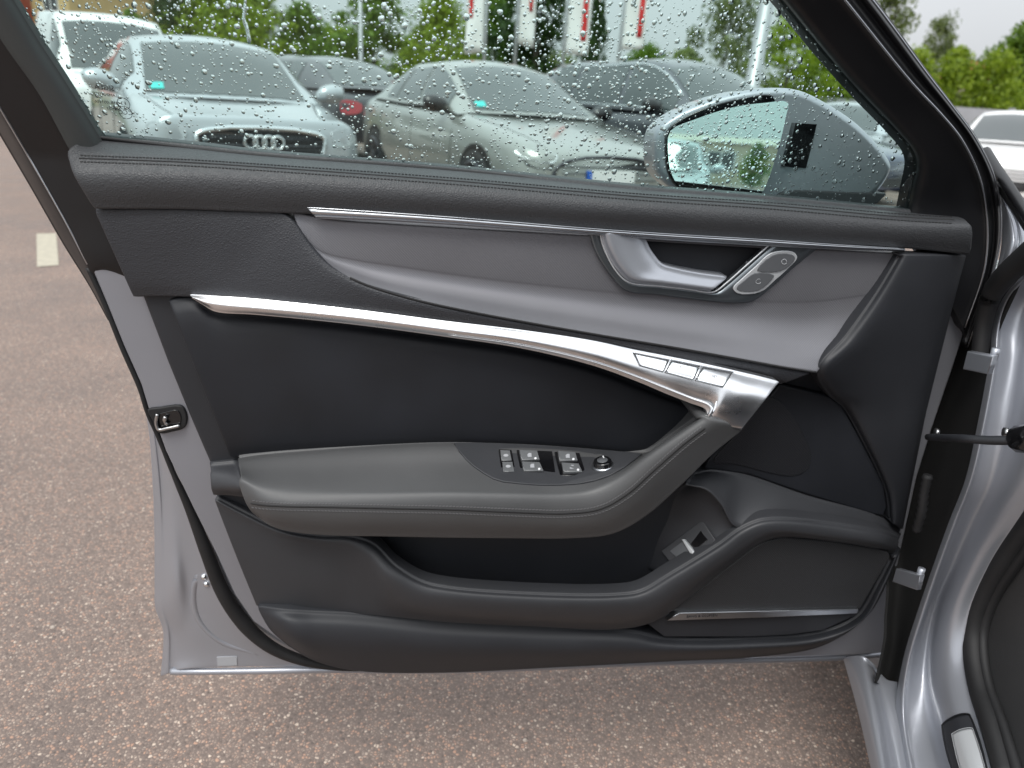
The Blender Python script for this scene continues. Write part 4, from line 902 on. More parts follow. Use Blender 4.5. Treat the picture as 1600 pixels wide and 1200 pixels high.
# warm grey saloon
st, ar = sedan(4.80, 1.87, 1.46)
make_car('parked_car', 'warm grey saloon with number plate parked between the silver compact and the dark estate', np.array([-.45, 8.70]), -math.pi / 2 + rad(30), 'car_grey', st, ar, 7, dict(
    axles=(1.52, -1.42), mirror=(.72, .89, 1.02), mirror_paint='gloss_black', gaps=(.95, -.15, -1.2), sticker=(NSD + NRF - 1 - 1.1, NSD + NRF - 1 - .5), bonnet=(2.3, 1.15, .62, .80), plate=.53, frame=('car_rim_dark', .012), rim='car_rim_dark',
    front=[('grille', [(-.46, .66), (.46, .66), (.60, .56), (.52, .34), (-.52, .34), (-.60, .56)], 'car_grille'), ('headlight', [(.56, .70), (.80, .74), (.86, .70), (.80, .655), (.60, .635)], 'car_lamp'), ('lamp_shadow', [(.60, .625), (.82, .645), (.80, .60), (.62, .59)], 'car_grille'), ('lamp_shadow', [(-.60, .625), (-.82, .645), (-.80, .60), (-.62, .59)], 'car_grille'), ('air_intake', [(.62, .48), (.80, .52), (.78, .32), (.62, .32)], 'car_grille'), ('air_intake', [(-.62, .48), (-.80, .52), (-.78, .32), (-.62, .32)], 'car_grille')]))
# dark estate
st, ar = suv(4.75, 1.90, 1.64, .2, 1.08, .98)
make_car('parked_car', 'dark anthracite estate with bright window trim behind the warm grey saloon', np.array([1.55, 9.75]), HD - rad(2), 'car_dark', st, ar, 7, dict(
    axles=(1.42, -1.42), mirror=(1.0, .92, 1.14), mirror_paint='gloss_black', gaps=(.9, -.2, -1.2), chrome_trim=True, bonnet=(2.2, 1.3, .6, .76), rim='car_rim_dark', wr=.36,
    front=[('grille', [(-.48, .84), (.48, .84), (.58, .74), (.46, .46), (-.46, .46), (-.58, .74)], 'car_grille'), ('headlight', [(.60, .82), (.82, .86), (.86, .76), (.62, .72)], 'car_lamp')]))
# navy car behind the mirror
st, ar = sedan(4.6, 1.84, 1.50)
make_car('parked_car', 'navy blue saloon half hidden behind the door mirror', np.array([3.95, 12.7]), HD, 'car_blue', st, ar, 7, dict(axles=(1.45, -1.35), mirror=(.6, .87, 1.02), gaps=(.9, -.2), bonnet=(2.1, 1.1, .6, .78),
    front=[('grille', [(-.46, .68), (.46, .68), (.52, .36), (-.52, .36)], 'car_grille'), ('headlight', [(.56, .70), (.80, .74), (.84, .68), (.60, .63)], 'car_lamp')]))
st, ar = sedan(4.6, 1.84, 1.45)
make_car('parked_car', 'silver white saloon between the navy saloon and the plain white one', np.array([6.1, 14.7]), -math.pi / 2 - rad(35), 'car_silver', st, ar, 7, dict(axles=(1.45, -1.35), mirror=(.6, .87, 1.02), gaps=(.9, -.2), bonnet=(2.1, 1.1, .6, .78),
    front=[('grille', [(-.46, .68), (.46, .68), (.52, .36), (-.52, .36)], 'car_grille'), ('headlight', [(.56, .70), (.80, .74), (.84, .68), (.60, .63)], 'car_lamp')]))
st, ar = sedan(4.5, 1.82, 1.46)
make_car('parked_car', 'white saloon in front of the long grey wall, seen past the window frame', np.array([8.4, 13.2]), -math.pi / 2 - rad(35), 'car_white', st, ar, 7, dict(axles=(1.42, -1.32), mirror=(.6, .86, 1.02), gaps=(.9, -.2), bonnet=(2.05, 1.1, .6, .78), rim='car_rim_dark',
    front=[('grille', [(-.46, .66), (.46, .66), (.52, .36), (-.52, .36)], 'car_grille'), ('headlight', [(.56, .70), (.80, .74), (.84, .68), (.60, .63)], 'car_lamp')]))
# second row: white van and the dark car that turns its tail lamps to us
h = .9; f = 2.2
st = [(f, .80, h * .7, .3), (f - .05, .92, h * .88, .25), (f - .2, 1.02, h * .97, .2), (f - .6, 1.10, h, .2), (0, 1.14, h, .2), (-f + .1, 1.14, h, .2), (-f, 1.1, h * .97, .25)]
ar = [(f - .62, 1.06, h * .94, f - .64, 1.08, h * .84, .14), (f - 1.15, 1.12, h * .97, f - 1.3, 1.82, h * .80, .07), (0, 1.13, h * .97, 0, 1.90, h * .82, 0), (-f + .3, 1.13, h * .97, -f + .32, 1.88, h * .82, 0), (-f, 1.12, h * .95, -f + .04, 1.20, h * .85, -.02)]
make_car('parked_van', 'plain white high roofed van behind the pale silver compact', np.array([-7.3, 13.1]), HD, 'car_white', st, ar, 7, dict(cat='van', axles=(1.35, -1.35), mirror=(1.2, .86, 1.18), gaps=(.9, -.2), side=[(.5, 1.3)], rear_glass=False,
    front=[('grille', [(-.4, .80), (.4, .80), (.4, .62), (-.4, .62)], 'car_grille'), ('headlight', [(.48, .86), (.76, .92), (.78, .72), (.5, .68)], 'car_lamp')]))
st, ar = suv(4.6, 1.86, 1.56, .2, 1.05, .98, .95)
make_car('parked_car', 'dark car turning its red tail lamps to us behind the silver compact', np.array([-3.88, 13.68]), HD + math.pi + rad(4), 'car_black', st, ar, 7, dict(axles=(1.42, -1.38), mirror=(1.0, .9, 1.1), gaps=(.9, -.2), rim='car_rim_dark',
    rear=[('tail_light', [(.36, .90), (.70, .93), (.72, .76), (.38, .78)], 'tail_lamp'), ('number_plate', [(-.26, .58), (.26, .58), (.26, .70), (-.26, .70)], 'plate_white')]))
# ================================================================ the silver car the door hangs on
CF = Frame((.5675, .885, .15), (-math.sin(rad(12.5)), -math.cos(rad(12.5))))
own = thing('silver_car', 'silver car body with open door sill, hinges and black door seal', 'car', tuple(CF.O), CF.ang)
# rocker: outer skin down to its lower edge and the step of the sill
rk = [[(1318, 1030, .0), (1340, 1110, .0), (1364, 1215, .0)], [(1330, 1026, -.004), (1354, 1108, -.004), (1378, 1215, -.004)], [(1345, 1026, -.012), (1366, 1108, -.012), (1388, 1215, -.012)], [(1360, 1036, -.026), (1377, 1110, -.026), (1396, 1215, -.026)], [(1370, 1050, -.036), (1384, 1118, -.036), (1401, 1215, -.036)], [(1382, 1062, -.044), (1394, 1125, -.044), (1408, 1215, -.044)], [(1400, 1066, -.056), (1412, 1128, -.056), (1428, 1215, -.056)]]
loft(CF, 'sill', rk, 'silver_paint', own, n=8, ms=5, r=.001, depth=.004)
a_ = [(1600, 428), (1566, 468), (1551, 512), (1546, 560), (1528, 660), (1508, 750), (1484, 812), (1463, 870), (1432, 960), (1411, 1030), (1399, 1110), (1403, 1215)]
b_ = [(1612, 428), (1580, 468), (1566, 512), (1562, 560), (1545, 660), (1524, 750), (1500, 812), (1476, 875), (1445, 965), (1424, 1040), (1418, 1115), (1436, 1215)]
c_ = [(1640, 428), (1610, 468), (1598, 512), (1592, 560), (1575, 660), (1550, 750), (1520, 812), (1490, 880), (1459, 955), (1447, 1045), (1457, 1122), (1484, 1215)]
d_ = [(1690, 428), (1680, 468), (1668, 512), (1655, 560), (1622, 660), (1586, 750), (1555, 812), (1520, 880), (1485, 965), (1475, 1040), (1488, 1118), (1520, 1215)]
e_ = [(1760, 428), (1745, 468), (1730, 512), (1712, 560), (1672, 660), (1630, 750), (1592, 812), (1553, 872), (1515, 955), (1506, 1030), (1519, 1105), (1552, 1215)]
pil, pil_bvh, _ = loft(CF, 'hinge_pillar', [W(a_, -.050), W(mid(W(a_, 0), W(b_, 0), .6), -.052), W(b_, -.062), W(c_, [-.085] * 4 + [-.083] * 3 + [-.086, -.090, -.090, -.090, -.090]), W(mid(W(c_, 0), W(d_, 0), .35), -.086), W(d_, -.090), W(e_, -.108)], 'silver_paint', own, n=6, ms=6, r=.001, depth=.004)
# shut gap between fender edge and pillar: its shade as a near-black sheet
g0 = [(1500, 470), (1480, 530), (1455, 590), (1425, 672), (1400, 750), (1380, 838), (1385, 915), (1382, 960), (1380, 1000), (1366, 1066)]
g1 = [(1590, 440), (1552, 530), (1545, 590), (1530, 672), (1510, 750), (1476, 838), (1450, 915), (1432, 965), (1420, 1010), (1404, 1095)]
loft(CF, 'shut_gap_shade', [W(g0, -.020), W(mid(W(g0, 0), W(g1, 0), .3), -.050), W(mid(W(g0, 0), W(g1, 0), .7), -.060), W(g1, -.052)], 'wheel_well', own, n=6, ms=4, r=.001, depth=.004)
tube('wiring_boot', CF.pts(cr([(1450, 742, -.01), (1444, 770, -.012), (1440, 800, -.016), (1432, 830, -.02)], 6)), [.0055 + .0016 * (i % 2) for i in range(19)], 'rubber', own, 10)
# door hinges
for (q, name) in (([(1511, 549), (1552, 557), (1543, 585), (1504, 577)], 'hinge'), ([(1400, 888), (1438, 899), (1432, 922), (1394, 909)], 'hinge')):
    P = CF.pts([(x, y, .012) for x, y in q]); nn = CF.camL - P.mean(0); nn = nn / np.linalg.norm(nn) + np.array([.0, -.25, -.1])
    hg = plate3d(name, P, nn, 'silver_paint', own, .0022, .022)
    c = P[1] * .6 + P[0] * .4; tube('hinge_pin', [c + (0, .012, -.004), c + (0, .012, .009)], .0045, 'silver_paint', hg, 12)
cs_ = CF.pts(cr([(1450, 683, .006), (1500, 685, .0), (1545, 688, -.02), (1600, 688, -.045), (1640, 690, -.055)], 5))
tube('check_strap', cs_, np.linspace(.0045, .0065, len(cs_)), 'plastic_black', own, 8)
tube('strap_housing', CF.pts([(1578, 690, -.04), (1592, 686, -.045), (1640, 686, -.055)]), [.008, .016, .018], 'gloss_black', own, 10)
for (x, y) in ((1466, 676), (1574, 676)): c = CF.pt(x, y, -.005 if x < 1500 else -.04); tube('strap_bolt', [c, c - (0, .004, 0)], .006, 'raw_steel', own, 8)
# door aperture seal, kick panel and sill plate
sp_ = cr([(1745, 600, -.120), (1690, 700, -.120), (1640, 775, -.120), (1577, 862, -.120), (1538, 930, -.120), (1522, 980, -.120), (1521, 1025, -.120), (1531, 1080, -.120), (1548, 1130, -.120), (1572, 1215, -.120)], 8)
tube('door_seal', CF.pts(sp_), .0135, 'rubber', own, 12)
sp2 = cr([(1770, 610, -.128), (1712, 706, -.128), (1660, 782, -.128), (1597, 868, -.128), (1553, 935, -.128), (1537, 982, -.128), (1536, 1022, -.128), (1546, 1076, -.128), (1565, 1128, -.128), (1592, 1215, -.128)], 8)
tube('seal_lip', CF.pts(sp2), .007, 'rubber', own, 10)
k0 = [(1770, 606), (1712, 702), (1660, 778), (1597, 862), (1553, 932), (1536, 980), (1535, 1024), (1545, 1078), (1562, 1130), (1590, 1215)]
k1 = [(2000, 620), (1940, 720), (1880, 800), (1830, 870), (1790, 935), (1770, 985), (1770, 1030), (1780, 1085), (1800, 1140), (1830, 1230)]
mat('kick_plastic', (.030, .030, .031), .50, bump=[('voronoi', 500, .6, .0006)], var=(5, .1))
loft(CF, 'kick_panel', [W(k0, -.130), W(mid(W(k0, 0), W(k1, 0), .25), -.15), W(k1, -.22)], 'kick_plastic', own, n=6, ms=5, r=.001, depth=.004)
tp = patch_on(CF, pil_bvh, [(1472, 1130), (1518, 1111), (1548, 1212), (1493, 1214)], 'sill_plate', 'plastic_black', own, .0035, .001, .005, rc=.12)
patch_on(CF, pil_bvh, [(1491, 1147), (1522, 1138), (1543, 1212), (1508, 1213)], 'sill_plate_inlay', 'bright_trim', tp, .0050, .0006, .003, rc=.08)
# fender corner, black scuttle seal and the foot of the windscreen pillar
t0 = [(1562, 300), (1566, 330), (1566, 365), (1562, 400), (1552, 440)]; t1 = [(1572, 318), (1588, 350), (1592, 378), (1586, 400), (1568, 430)]
fnd = loft(CF, 'pillar_foot', [W(t0, -.03), W(mid(W(t0, 0), W(t1, 0), .5), -.026), W(t1, -.034)], 'silver_paint', own, n=5, ms=4, r=.002, depth=.01)[0]
tube('scuttle_seal', CF.pts(cr([(1640, 372, -.04), (1600, 405, -.035), (1572, 430, -.03), (1550, 460, -.03), (1538, 500, -.035), (1530, 560, -.04)], 6)), np.linspace(.016, .010, 31), 'rubber', own, 10)
tube('pillar_edge', CF.pts(cr([(1540, 236, -.02), (1556, 262, -.022), (1580, 298, -.025), (1604, 336, -.03), (1640, 392, -.035)], 6)), .0062, 'frame_black', own, 8)
tube('pillar_edge', CF.pts(cr([(1560, 286, -.028), (1582, 318, -.03), (1606, 356, -.034), (1630, 392, -.038)], 6)), .0050, 'rubber', own, 8)
# rest of the car body: rear flank, roof and far side (met in the mirror and beside the camera)
st, ar = sedan(4.93, 1.89, 1.46)
# builder x forward -> this frame: x back, y inward.  hinge line sits 1.05 m ahead of the car's middle
def toown(G): return np.stack([1.05 - G[..., 0], .945 - G[..., 1] - .0, G[..., 2] - .15], -1)
G = body_grid(st); V, F = grid_mesh(G, lambda c: c[0] < -.45 or (c[1] < -.3 and c[0] < .9)); mesh('rear_body', toown(np.array(V)), F, 'silver_paint', own)

H = cabin_grid(ar, 7); V, F = grid_mesh(H, lambda c: c[0] < .25 and not (c[1] > .60 and c[0] > -.30 and c[2] < 1.40)); mesh('roof', toown(np.array(V)), F, 'silver_paint', own)
# the driver's seat and the far door lining, just beside the camera
def seat_pt(x, y, z): return (1.05 - x, .945 - y, z - .15)
def soft(name, secs, m_, par):
    """secs: (centre, half width, half depth) rings along a path"""
    V, F = [], []; n = 14
    for (c, hw, hd, ax_) in secs:
        for k in range(n):
            g = 2 * math.pi * k / n; sx = math.copysign(abs(math.cos(g)) ** .6, math.cos(g)); sy = math.copysign(abs(math.sin(g)) ** .6, math.sin(g))
            p = np.array(c) + np.array([0, 1., 0]) * hw * sx + np.array(ax_) * hd * sy; V.append(seat_pt(*p))
    for i in range(len(secs) - 1):
        for k in range(n): F.append((i * n + k, i * n + (k + 1) % n, (i + 1) * n + (k + 1) % n, (i + 1) * n + k))
    F.append(tuple(range(n))[::-1]); F.append(tuple((len(secs) - 1) * n + k for k in range(n)))
    return mesh(name, V, F, m_, par)
st_ = soft('seat_back', [((-.42, .37, .46), .23, .07, (1, 0, .2)), ((-.50, .37, .70), .26, .09, (1, 0, .2)), ((-.60, .37, .95), .25, .08, (1, 0, .2)), ((-.66, .37, 1.08), .18, .06, (1, 0, .2))], 'leather_panel', own)
soft('headrest', [((-.68, .37, 1.10), .10, .04, (1, 0, .2)), ((-.69, .37, 1.18), .13, .06, (1, 0, .2)), ((-.70, .37, 1.27), .11, .05, (1, 0, .2))], 'leather_panel', st_)
soft('seat_cushion', [((-.45, .37, .42), .24, .09, (0, 0, 1)), ((-.15, .37, .43), .26, .10, (0, 0, 1)), ((.10, .37, .46), .24, .09, (0, 0, 1))], 'leather_panel', own)
V, F = [], []; box_geo(seat_pt(-.1, -.78, .68), (1.1, 0, 0), (0, .05, 0), (0, 0, .36), V, F); mesh('far_door_lining', V, F, 'plastic_black', own, smooth=False)
V, F = [], []; box_geo(seat_pt(-.2, 0, .24), (1.5, 0, 0), (0, .80, 0), (0, 0, .03), V, F); mesh('cabin_floor', V, F, 'plastic_black', own, smooth=False)
tube('door_pillar', [seat_pt(-.36, .885, .20), seat_pt(-.38, .90, .60), seat_pt(-.42, .88, 1.0), seat_pt(-.50, .66, 1.40)], [.08, .075, .06, .05], 'plastic_black', own, 10)
# front wing, bonnet and wheel ahead of the hinges
G = body_grid(sedan(4.93, 1.89, 1.46)[0]); V, F = grid_mesh(G, lambda c: c[0] > 1.22); mesh('front_body', toown(np.array(V)), F, 'silver_paint', own)
ty, ri = wheel_meshes(.335, 'car_rim')
for s in (-1, 1):
    wo_ = bpy.data.objects.new('wheel', ty); COL.objects.link(wo_); wo_.parent = own; wo_.location = seat_pt(1.80, s * .85, .335); wo_.rotation_euler = (0, 0, math.pi if s > 0 else 0)
    ro = bpy.data.objects.new('rim', ri); COL.objects.link(ro); ro.parent = wo_; ro.location = (0, .03, 0)
    tube('wheel_arch', [seat_pt(1.80, s * .80, .335), seat_pt(1.80, s * .946, .335), seat_pt(1.80, s * .948, .335)], [.385, .385, .35], 'wheel_well', own, 24)
# ================================================================ buildings, wall, flags, poles
mat('render_ochre', (.50, .36, .17), .85, var=(2, .08)); mat('roof_red', (.33, .075, .05), .8, var=(6, .2)); mat('render_cream', (.60, .53, .40), .85, var=(1, .08)); mat('pane_dark', (.03, .035, .04), .08, spec=.8)
mat('frame_white', (.7, .7, .7), .5); mat('wall_grey', (.34, .35, .37), .8, var=(1.5, .10), bump=[('noise', 12, .4, .01)]); mat('galvanised', (.42, .43, .44), .45, metal=.6, var=(4, .08)); mat('flag_white', (.78, .78, .76), .7); mat('flag_red', (.60, .03, .03), .7); mat('stone_band', (.5, .46, .38), .85)
def building(name, label, c, size, rz, wallm, roofm, nx, nz, hip=2.0, eave=.3):
    root = thing(name, label, 'building', (c[0], c[1], 0), rz); sx, sy, sz = size
    box('wall', (0, 0, sz / 2), (sx, sy, sz), wallm, root)
    V = [(-sx / 2 - eave, -sy / 2 - eave, sz + .003), (sx / 2 + eave, -sy / 2 - eave, sz + .003), (sx / 2 + eave, sy / 2 + eave, sz + .003), (-sx / 2 - eave, sy / 2 + eave, sz + .003), (-sx / 2 + hip, 0, sz + hip), (sx / 2 - hip, 0, sz + hip)]
    mesh('roof', V, [(0, 1, 5, 4), (1, 2, 5), (2, 3, 4, 5), (3, 0, 4), (0, 3, 2, 1)], roofm, root, smooth=False)
    for i in range(nx):
        for k in range(nz):
            x = -sx / 2 + sx * (i + .5) / nx; z = sz * (k + .55) / nz; ww, wh = sx / nx * .42, sz / nz * .48
            wnd = box('window', (x, -sy / 2 - .01, z), (ww, .06, wh), 'frame_white', root)
            for s in (-1, 1): box('pane', (x + s * ww * .235, -sy / 2 - .045, z), (ww * .40, .02, wh * .86), 'pane_dark', wnd)
    return root
p = at_depth(95, 60, 60.)
building('house', 'ochre rendered house with red roof and red bays beyond the white van', (p[0] - 1.5, 60), (15, 9, 6.6), rad(-14), 'render_ochre', 'roof_red', 5, 2, 2.6)
hs_ = [o for o in bpy.data.objects if o.name == 'house'][0]
for x in (-2.0, 3.2): box('bay', (x, -4.9, 4.6), (2.2, .9, 4.0), 'roof_red', hs_)
p = at_depth(1552, 82, 95.)
building('house', 'distant pale house with faded red roof above the far trees', (p[0], 95), (10, 8, 6.6), rad(10), 'render_cream', 'roof_red', 4, 2, 2.4)
building('house', 'long cream building behind the car, seen only in the door mirror', (-12, -60), (64, 9, 2.9), rad(180 + 6), 'render_cream', 'stone_band', 12, 1, .6)
# long grey wall on the right
a = np.array([5.5, 25.0]); b = np.array([42, 27.5]); n_ = 14
wl_ = thing('boundary_wall', 'long grey panel wall beyond the parked cars', 'wall', (a[0], a[1], 0), math.atan2(b[1] - a[1], b[0] - a[0])); LW = np.linalg.norm(b - a)
for i in range(n_): box('panel', (LW * (i + .5) / n_, 0, .92), (LW / n_ - .14, .08, 1.84), 'wall_grey', wl_)
for i in range(n_ + 1): box('post', (LW * i / n_, 0, .96), (.15, .15, 1.92), 'wall_grey', wl_)
# flag masts with hanging banners
for i, (px, by, Y, wd, lab) in enumerate(((757, 82, 22., .50, 'white banner with red stripe on the mast next to the broad dark green tree'), (806, 68, 23., .42, 'short white banner with red corner hanging on the second mast'), (880, 84, 22., .62, 'broad white banner with long red stripe above the dark estate'), (968, 78, 22.5, .60, 'white banner with long red stripe farthest along the masts'))):
    p = at_depth(px, by, Y); zb = p[2]
    root = thing('flag_mast', lab, 'flag', (p[0], Y, 0), rad(-6), 'white and red banners on masts')
    tube('mast', [(0, 0, 0), (0, 0, 3), (0, 0, 7.4)], [.055, .05, .035], 'galvanised', root, 10)
    # cloth hangs on the left of the mast for the first, right for the others
    sgn = -1 if i == 0 else 1
    N, M = 8, 26; V, F = [], []
    for k in range(M + 1):
        for j in range(N + 1):
            t = j / N; z = zb + (7.2 - zb) * k / M; x = sgn * (.06 + wd * t * (1 + (.12 * (1 - k / M) if i == 1 else 0))); V.append((x, .06 * math.sin(5 * t + .7 * k + i) * t, z - (0.10 * t * math.sin(i + 1) if k == 0 else 0)))
    for k in range(M):
        for j in range(N): q_ = k * (N + 1) + j; F.append((q_, q_ + 1, q_ + N + 2, q_ + N + 1))
    cl = mesh('banner', V, F, 'flag_white', root); so2 = cl.modifiers.new('s', 'SOLIDIFY'); so2.thickness = .006
    V, F = [], []
    j0, j1 = (.62, .86)
    for k in range(M + 1):
        for t in (j0, (j0 + j1) / 2, j1):
            z = zb + .35 + (.5 if i in (0, 1) else 0) + (7.2 - zb - .5) * k / M; kk = (z - zb) / (7.2 - zb) * M; x = sgn * (.06 + wd * t); V.append((x, .06 * math.sin(5 * t + .7 * kk + i) * t - .012, z))
    for k in range(M):
        for j in range(2): q_ = k * 3 + j; F.append((q_, q_ + 1, q_ + 4, q_ + 3))
    st_ = mesh('red_stripe', V, F, 'flag_red', cl); s3 = st_.modifiers.new('s', 'SOLIDIFY'); s3.thickness = .006
# lamp posts
for (px, py, Y, r, hgt, lab) in ((564, 95, 19., .055, 6.5, 'slim grey lamp post between the silver compact and the grey saloon'), (1176, 130, 16., .16, 8.0, 'thick grey lamp post rising over the door mirror'), (1128, 100, 24., .09, 6.5, 'thin grey post left of the thick lamp post')):
    p = at_depth(px, py, Y); root = thing('lamp_post', lab, 'lamp post', (p[0], Y, 0)); 
    tube('post', [(0, 0, 0), (0, 0, .9), (0, 0, .95), (0, 0, hgt)], [r * 1.35, r * 1.35, r, r * .6], 'galvanised', root, 12)
    tube('arm', cr([(0, 0, hgt - .05), (.1, -.15, hgt + .12), (.25, -.5, hgt + .18), (.35, -.8, hgt + .18)], 5), r * .5, 'galvanised', root, 8)
    box('lamp_head', (.38, -.95, hgt + .16), (.22, .5, .10), 'galvanised', root, .03)

# ================================================================ trees
def leaf_mat(name, c1, c2):
    m = bpy.data.materials.new(name); m.use_nodes = True; MATS[name] = m; n = m.node_tree.nodes; l = m.node_tree.links; b = n['Principled BSDF']
    g = n.new('ShaderNodeNewGeometry'); r = n.new('ShaderNodeValToRGB'); e = r.color_ramp.elements; e[0].color = (*c1, 1); e[1].color = (*c2, 1)
    l.new(g.outputs['Random Per Island'], r.inputs[0]); l.new(r.outputs[0], b.inputs['Base Color']); b.inputs['Roughness'].default_value = .5
    t = n.new('ShaderNodeBsdfTranslucent'); x = n.new('ShaderNodeMixShader'); x.inputs[0].default_value = .45; l.new(r.outputs[0], t.inputs[0])
    o = n['Material Output']; l.new(b.outputs[0], x.inputs[1]); l.new(t.outputs[0], x.inputs[2]); l.new(x.outputs[0], o.inputs[0])
leaf_mat('leaf_mid', (.065, .135, .010), (.19, .32, .022)); leaf_mat('leaf_dark', (.020, .050, .010), (.060, .125, .020)); leaf_mat('leaf_bright', (.13, .21, .010), (.33, .44, .028)); leaf_mat('leaf_soft', (.085, .13, .04), (.22, .27, .085))
mat('bark', (.10, .085, .07), .9, bump=[('noise', 30, .8, .02)])
def crown_mesh(seed, H, Rr, base, nl, ls, clumps, spread):
    rg = np.random.default_rng(seed); V, F = [], []; cs = []
    for k in range(clumps):
        t = rg.random() ** .8; z = base + (H - base) * t; prof = math.sin(math.pi * min(1, (.14 + .86 * t) ** .75)) ** .7
        a = rg.random() * 2 * math.pi; q = Rr * prof * math.sqrt(rg.random()) * (.75 + .5 * rg.random()); cs.append((q * math.cos(a), q * math.sin(a), z, spread * (.6 + .9 * rg.random())))
    for i in range(nl):
        c = cs[int(rg.random() * len(cs))]; d = rg.normal(size=3); d /= np.linalg.norm(d); p = np.array(c[:3]) + d * c[3] * (rg.random() ** .4) * np.array([1, 1, .75])
        if p[2] < base * .5: continue
        n = d + rg.normal(size=3) * .7; n /= np.linalg.norm(n); x = np.cross(n, rg.normal(size=3)); x /= np.linalg.norm(x); y = np.cross(n, x); s = ls * (.6 + .8 * rg.random()); b = len(V)
        V += [p - x * s, p + y * s * .5, p + x * s, p - y * s * .5]; F.append((b, b + 1, b + 2, b + 3))
    me = bpy.data.meshes.new('crown'); me.from_pydata([tuple(v) for v in V], [], F); return me, cs
def trunk_mesh(seed, H, base, cs, r):
    V, F = [], []; rg = random.Random(seed)
    top = (rg.uniform(-.2, .2), rg.uniform(-.2, .2), base + (H - base) * .7)
    pth = cr([(0, 0, 0), (rg.uniform(-.05, .05), 0, base * .6), (rg.uniform(-.12, .12), rg.uniform(-.1, .1), base + (H - base) * .3), top], 4); tube_geo(pth, np.linspace(r, r * .25, len(pth)), 8, False, V, F)
    for c in cs[::max(1, len(cs) // 14)]:
        z0 = min(max(base * .8, c[2] - 1.0), top[2]); k = min(len(pth) - 1, int(len(pth) * z0 / top[2])); s = pth[k]; m_ = (s + np.array(c[:3])) / 2 + np.array([0, 0, -.1]); tube_geo(cr([tuple(s), tuple(m_), tuple(c[:3])], 3), np.linspace(r * .4, r * .08, 7), 6, False, V, F)
    me = bpy.data.meshes.new('trunk'); me.from_pydata([tuple(v) for v in V], [], F); me.materials.append(MATS['bark']); return me
TT = []
for i, (H, Rr, bs, nl, ls, cl, spd) in enumerate(((5.2, 2.0, .5, 9500, .105, 80, .62), (5.6, 1.6, .4, 9000, .105, 70, .56), (5.0, 2.3, .4, 10000, .105, 90, .68), (5.6, 1.7, .7, 5200, .085, 56, .48))):
    me, cs = crown_mesh(11 + i, H, Rr, bs, nl, ls, cl, spd); TT.append((me, trunk_mesh(5 + i, H, bs, cs, .11)))
def tree(px, top, Y, kind, leafm, label, sxy=1., yaw=0.):
    p = at_depth(px, top, Y); me, tr_ = TT[kind]; Ht = (5.2, 5.6, 5.0, 5.6)[kind]; s = p[2] / Ht
    root = thing('tree', label, 'tree', (p[0], Y, 0), yaw, 'trees round the car park')
    key = 'crown_' + leafm + str(kind); m2 = bpy.data.meshes.get(key)
    if m2 is None: m2 = me.copy(); m2.name = key; m2.materials.clear(); m2.materials.append(MATS[leafm])
    c = bpy.data.objects.new('crown', m2); t = bpy.data.objects.new('trunk', tr_)
    for o in (c, t): COL.objects.link(o); o.parent = root
    root.scale = (s * sxy, s * sxy, s)
    return root
tree(262, -18, 27, 0, 'leaf_dark', 'dark green tree just above the roof of the silver compact', .62, .3)
tree(205, 22, 34, 0, 'leaf_mid', 'small tree in front of the ochre house', .8, 1.3)
tree(30, 52, 30, 2, 'leaf_mid', 'low green tree left of the white van', .7, 1.1)
tree(325, -30, 28, 2, 'leaf_bright', 'yellow green tree right of the dark one above the compact', 1.15, 2.2)
tree(400, -12, 29, 1, 'leaf_bright', 'bright narrow tree behind the running water trail', 1.25, .5)
tree(470, 12, 30, 0, 'leaf_mid', 'mid green tree over the dark car with tail lamps', 1.0, 4.)
tree(580, -40, 27, 1, 'leaf_mid', 'tall narrow tree behind the slim lamp post', .95, 2.)
tree(522, 50, 33, 2, 'leaf_bright', 'low pale bush left of the slim lamp post', 1.3, 2.9)
tree(690, 5, 27, 2, 'leaf_bright', 'round yellow green tree left of the first banner', .95, 1.7)
tree(640, 62, 34, 0, 'leaf_mid', 'low tree in the gap beside the slim lamp post', .8, 3.3)
tree(845, -70, 26, 1, 'leaf_dark', 'tall dark tree between the second and third banner', 1.0, 1.0)
tree(775, -10, 30, 0, 'leaf_mid', 'tree behind the two short banners', .7, 5.0)
tree(935, 0, 27, 1, 'leaf_dark', 'dark slim tree between the two long banners', .42, 3.)
tree(1010, 78, 38, 2, 'leaf_mid', 'low distant bush right of the last banner', .9, 2.5)
tree(1075, 82, 36, 0, 'leaf_bright', 'low yellow bush in the open gap over the dark estate', .9, 2.1)
tree(1150, -45, 24, 3, 'leaf_soft', 'airy tree around the thick lamp post', .85, .9)
tree(1255, 0, 25, 3, 'leaf_bright', 'loose bright tree right of the thick lamp post', 1.15, 3.6)
tree(1310, 65, 27, 2, 'leaf_bright', 'yellow green bush above the navy saloon', 1.15, 2.)
tree(1395, -30, 33, 3, 'leaf_soft', 'airy light tree just right of the window frame', .85, 3.)
tree(1478, 20, 36, 3, 'leaf_soft', 'thin feathery tree standing out against the sky', .62, 1.4)
tree(1435, 88, 30, 2, 'leaf_bright', 'yellow bush behind the grey wall next to the frame', .8, .2)
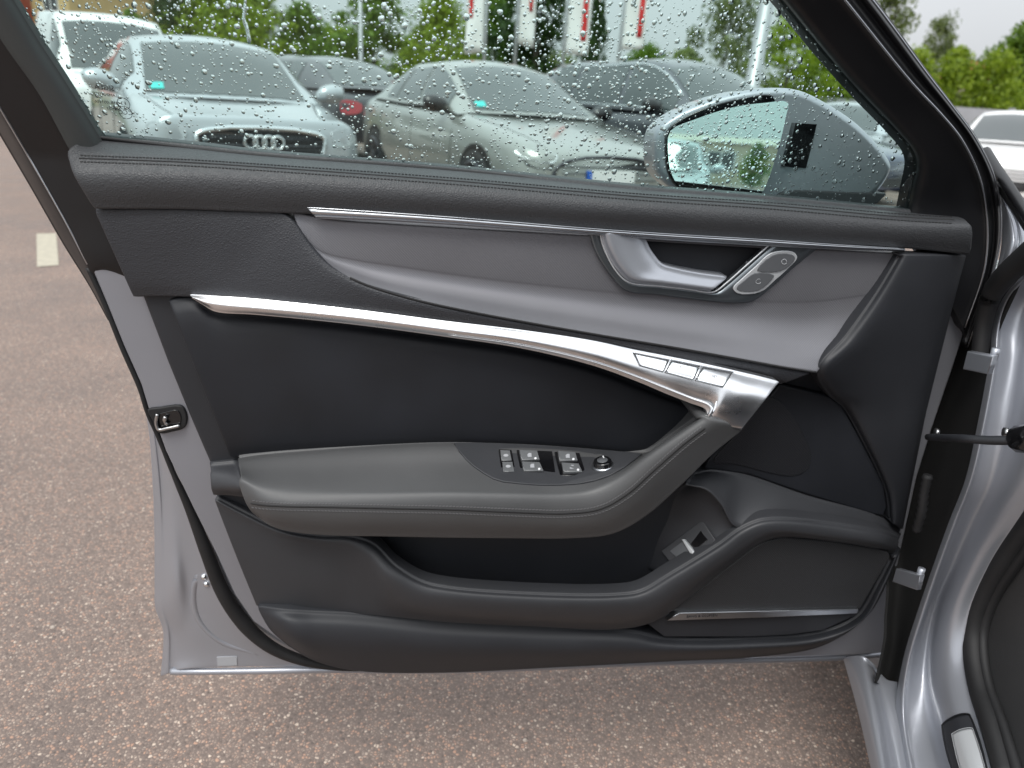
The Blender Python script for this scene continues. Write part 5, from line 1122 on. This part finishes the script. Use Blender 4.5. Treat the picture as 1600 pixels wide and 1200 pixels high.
tree(1502, 82, 31, 0, 'leaf_bright', 'yellow green bush over the roof of the white saloon', .9, 1.2)
tree(1565, 92, 30, 2, 'leaf_bright', 'low bright bush behind the wall past the white saloon', .8, 2.2)
tree(1612, 40, 34, 0, 'leaf_mid', 'taller green tree at the far end of the wall', .9, 4.2)
tree(1690, 20, 33, 1, 'leaf_mid', 'green tree beyond the last wall panels', 1., 3.2)
tree(-60, 10, 30, 1, 'leaf_mid', 'green tree left of the ochre house', 1., 2.2)
p_ = (-6, -46); r_ = tree(800, -60, 25, 0, 'leaf_mid', 'green tree before the cream building, seen in the mirror', .8, 1.); r_.location = (p_[0], p_[1], 0); r_.scale = (.45, .45, .5)
# far wood that closes the view
V, F = [], []; rg = np.random.default_rng(3)
for i in range(26000):
    x = rg.uniform(-75, 95); top_ = 3.4 + 1.3 * math.sin(x * .21) + .9 * math.sin(x * .67 + 1); z = top_ * rg.random() ** .7; y = 62 + rg.normal() * 2.5 - abs(x - 10) * .12 + (14 if x < -18 else 0)
    n = rg.normal(size=3); n /= np.linalg.norm(n); a = np.cross(n, rg.normal(size=3)); a /= np.linalg.norm(a); b = np.cross(n, a); s = .20 + .16 * rg.random(); k = len(V); p = np.array([x, y, z]); V += [p - a * s, p + b * s * .6, p + a * s, p - b * s * .6]; F.append((k, k + 1, k + 2, k + 3))
o = stuff(mesh('woodland', V, F, 'leaf_soft', smooth=False)); o['label'] = 'far belt of green wood closing the view behind the car park'; o['category'] = 'woodland'

st, ar = sedan(4.5, 1.82, 1.46)
make_car('parked_car', 'pale car behind the photographer, seen small in the door mirror', np.array([-3.0, -11.5]), rad(80), 'car_silver', st, ar, 7, dict(group='cars parked behind', axles=(1.42, -1.32), mirror=(.6, .86, 1.02), gaps=(.9, -.2), bonnet=(2.05, 1.1, .6, .78),
    front=[('grille', [(-.46, .66), (.46, .66), (.52, .36), (-.52, .36)], 'car_grille'), ('headlight', [(.56, .70), (.80, .74), (.84, .68), (.60, .63)], 'car_lamp')]))
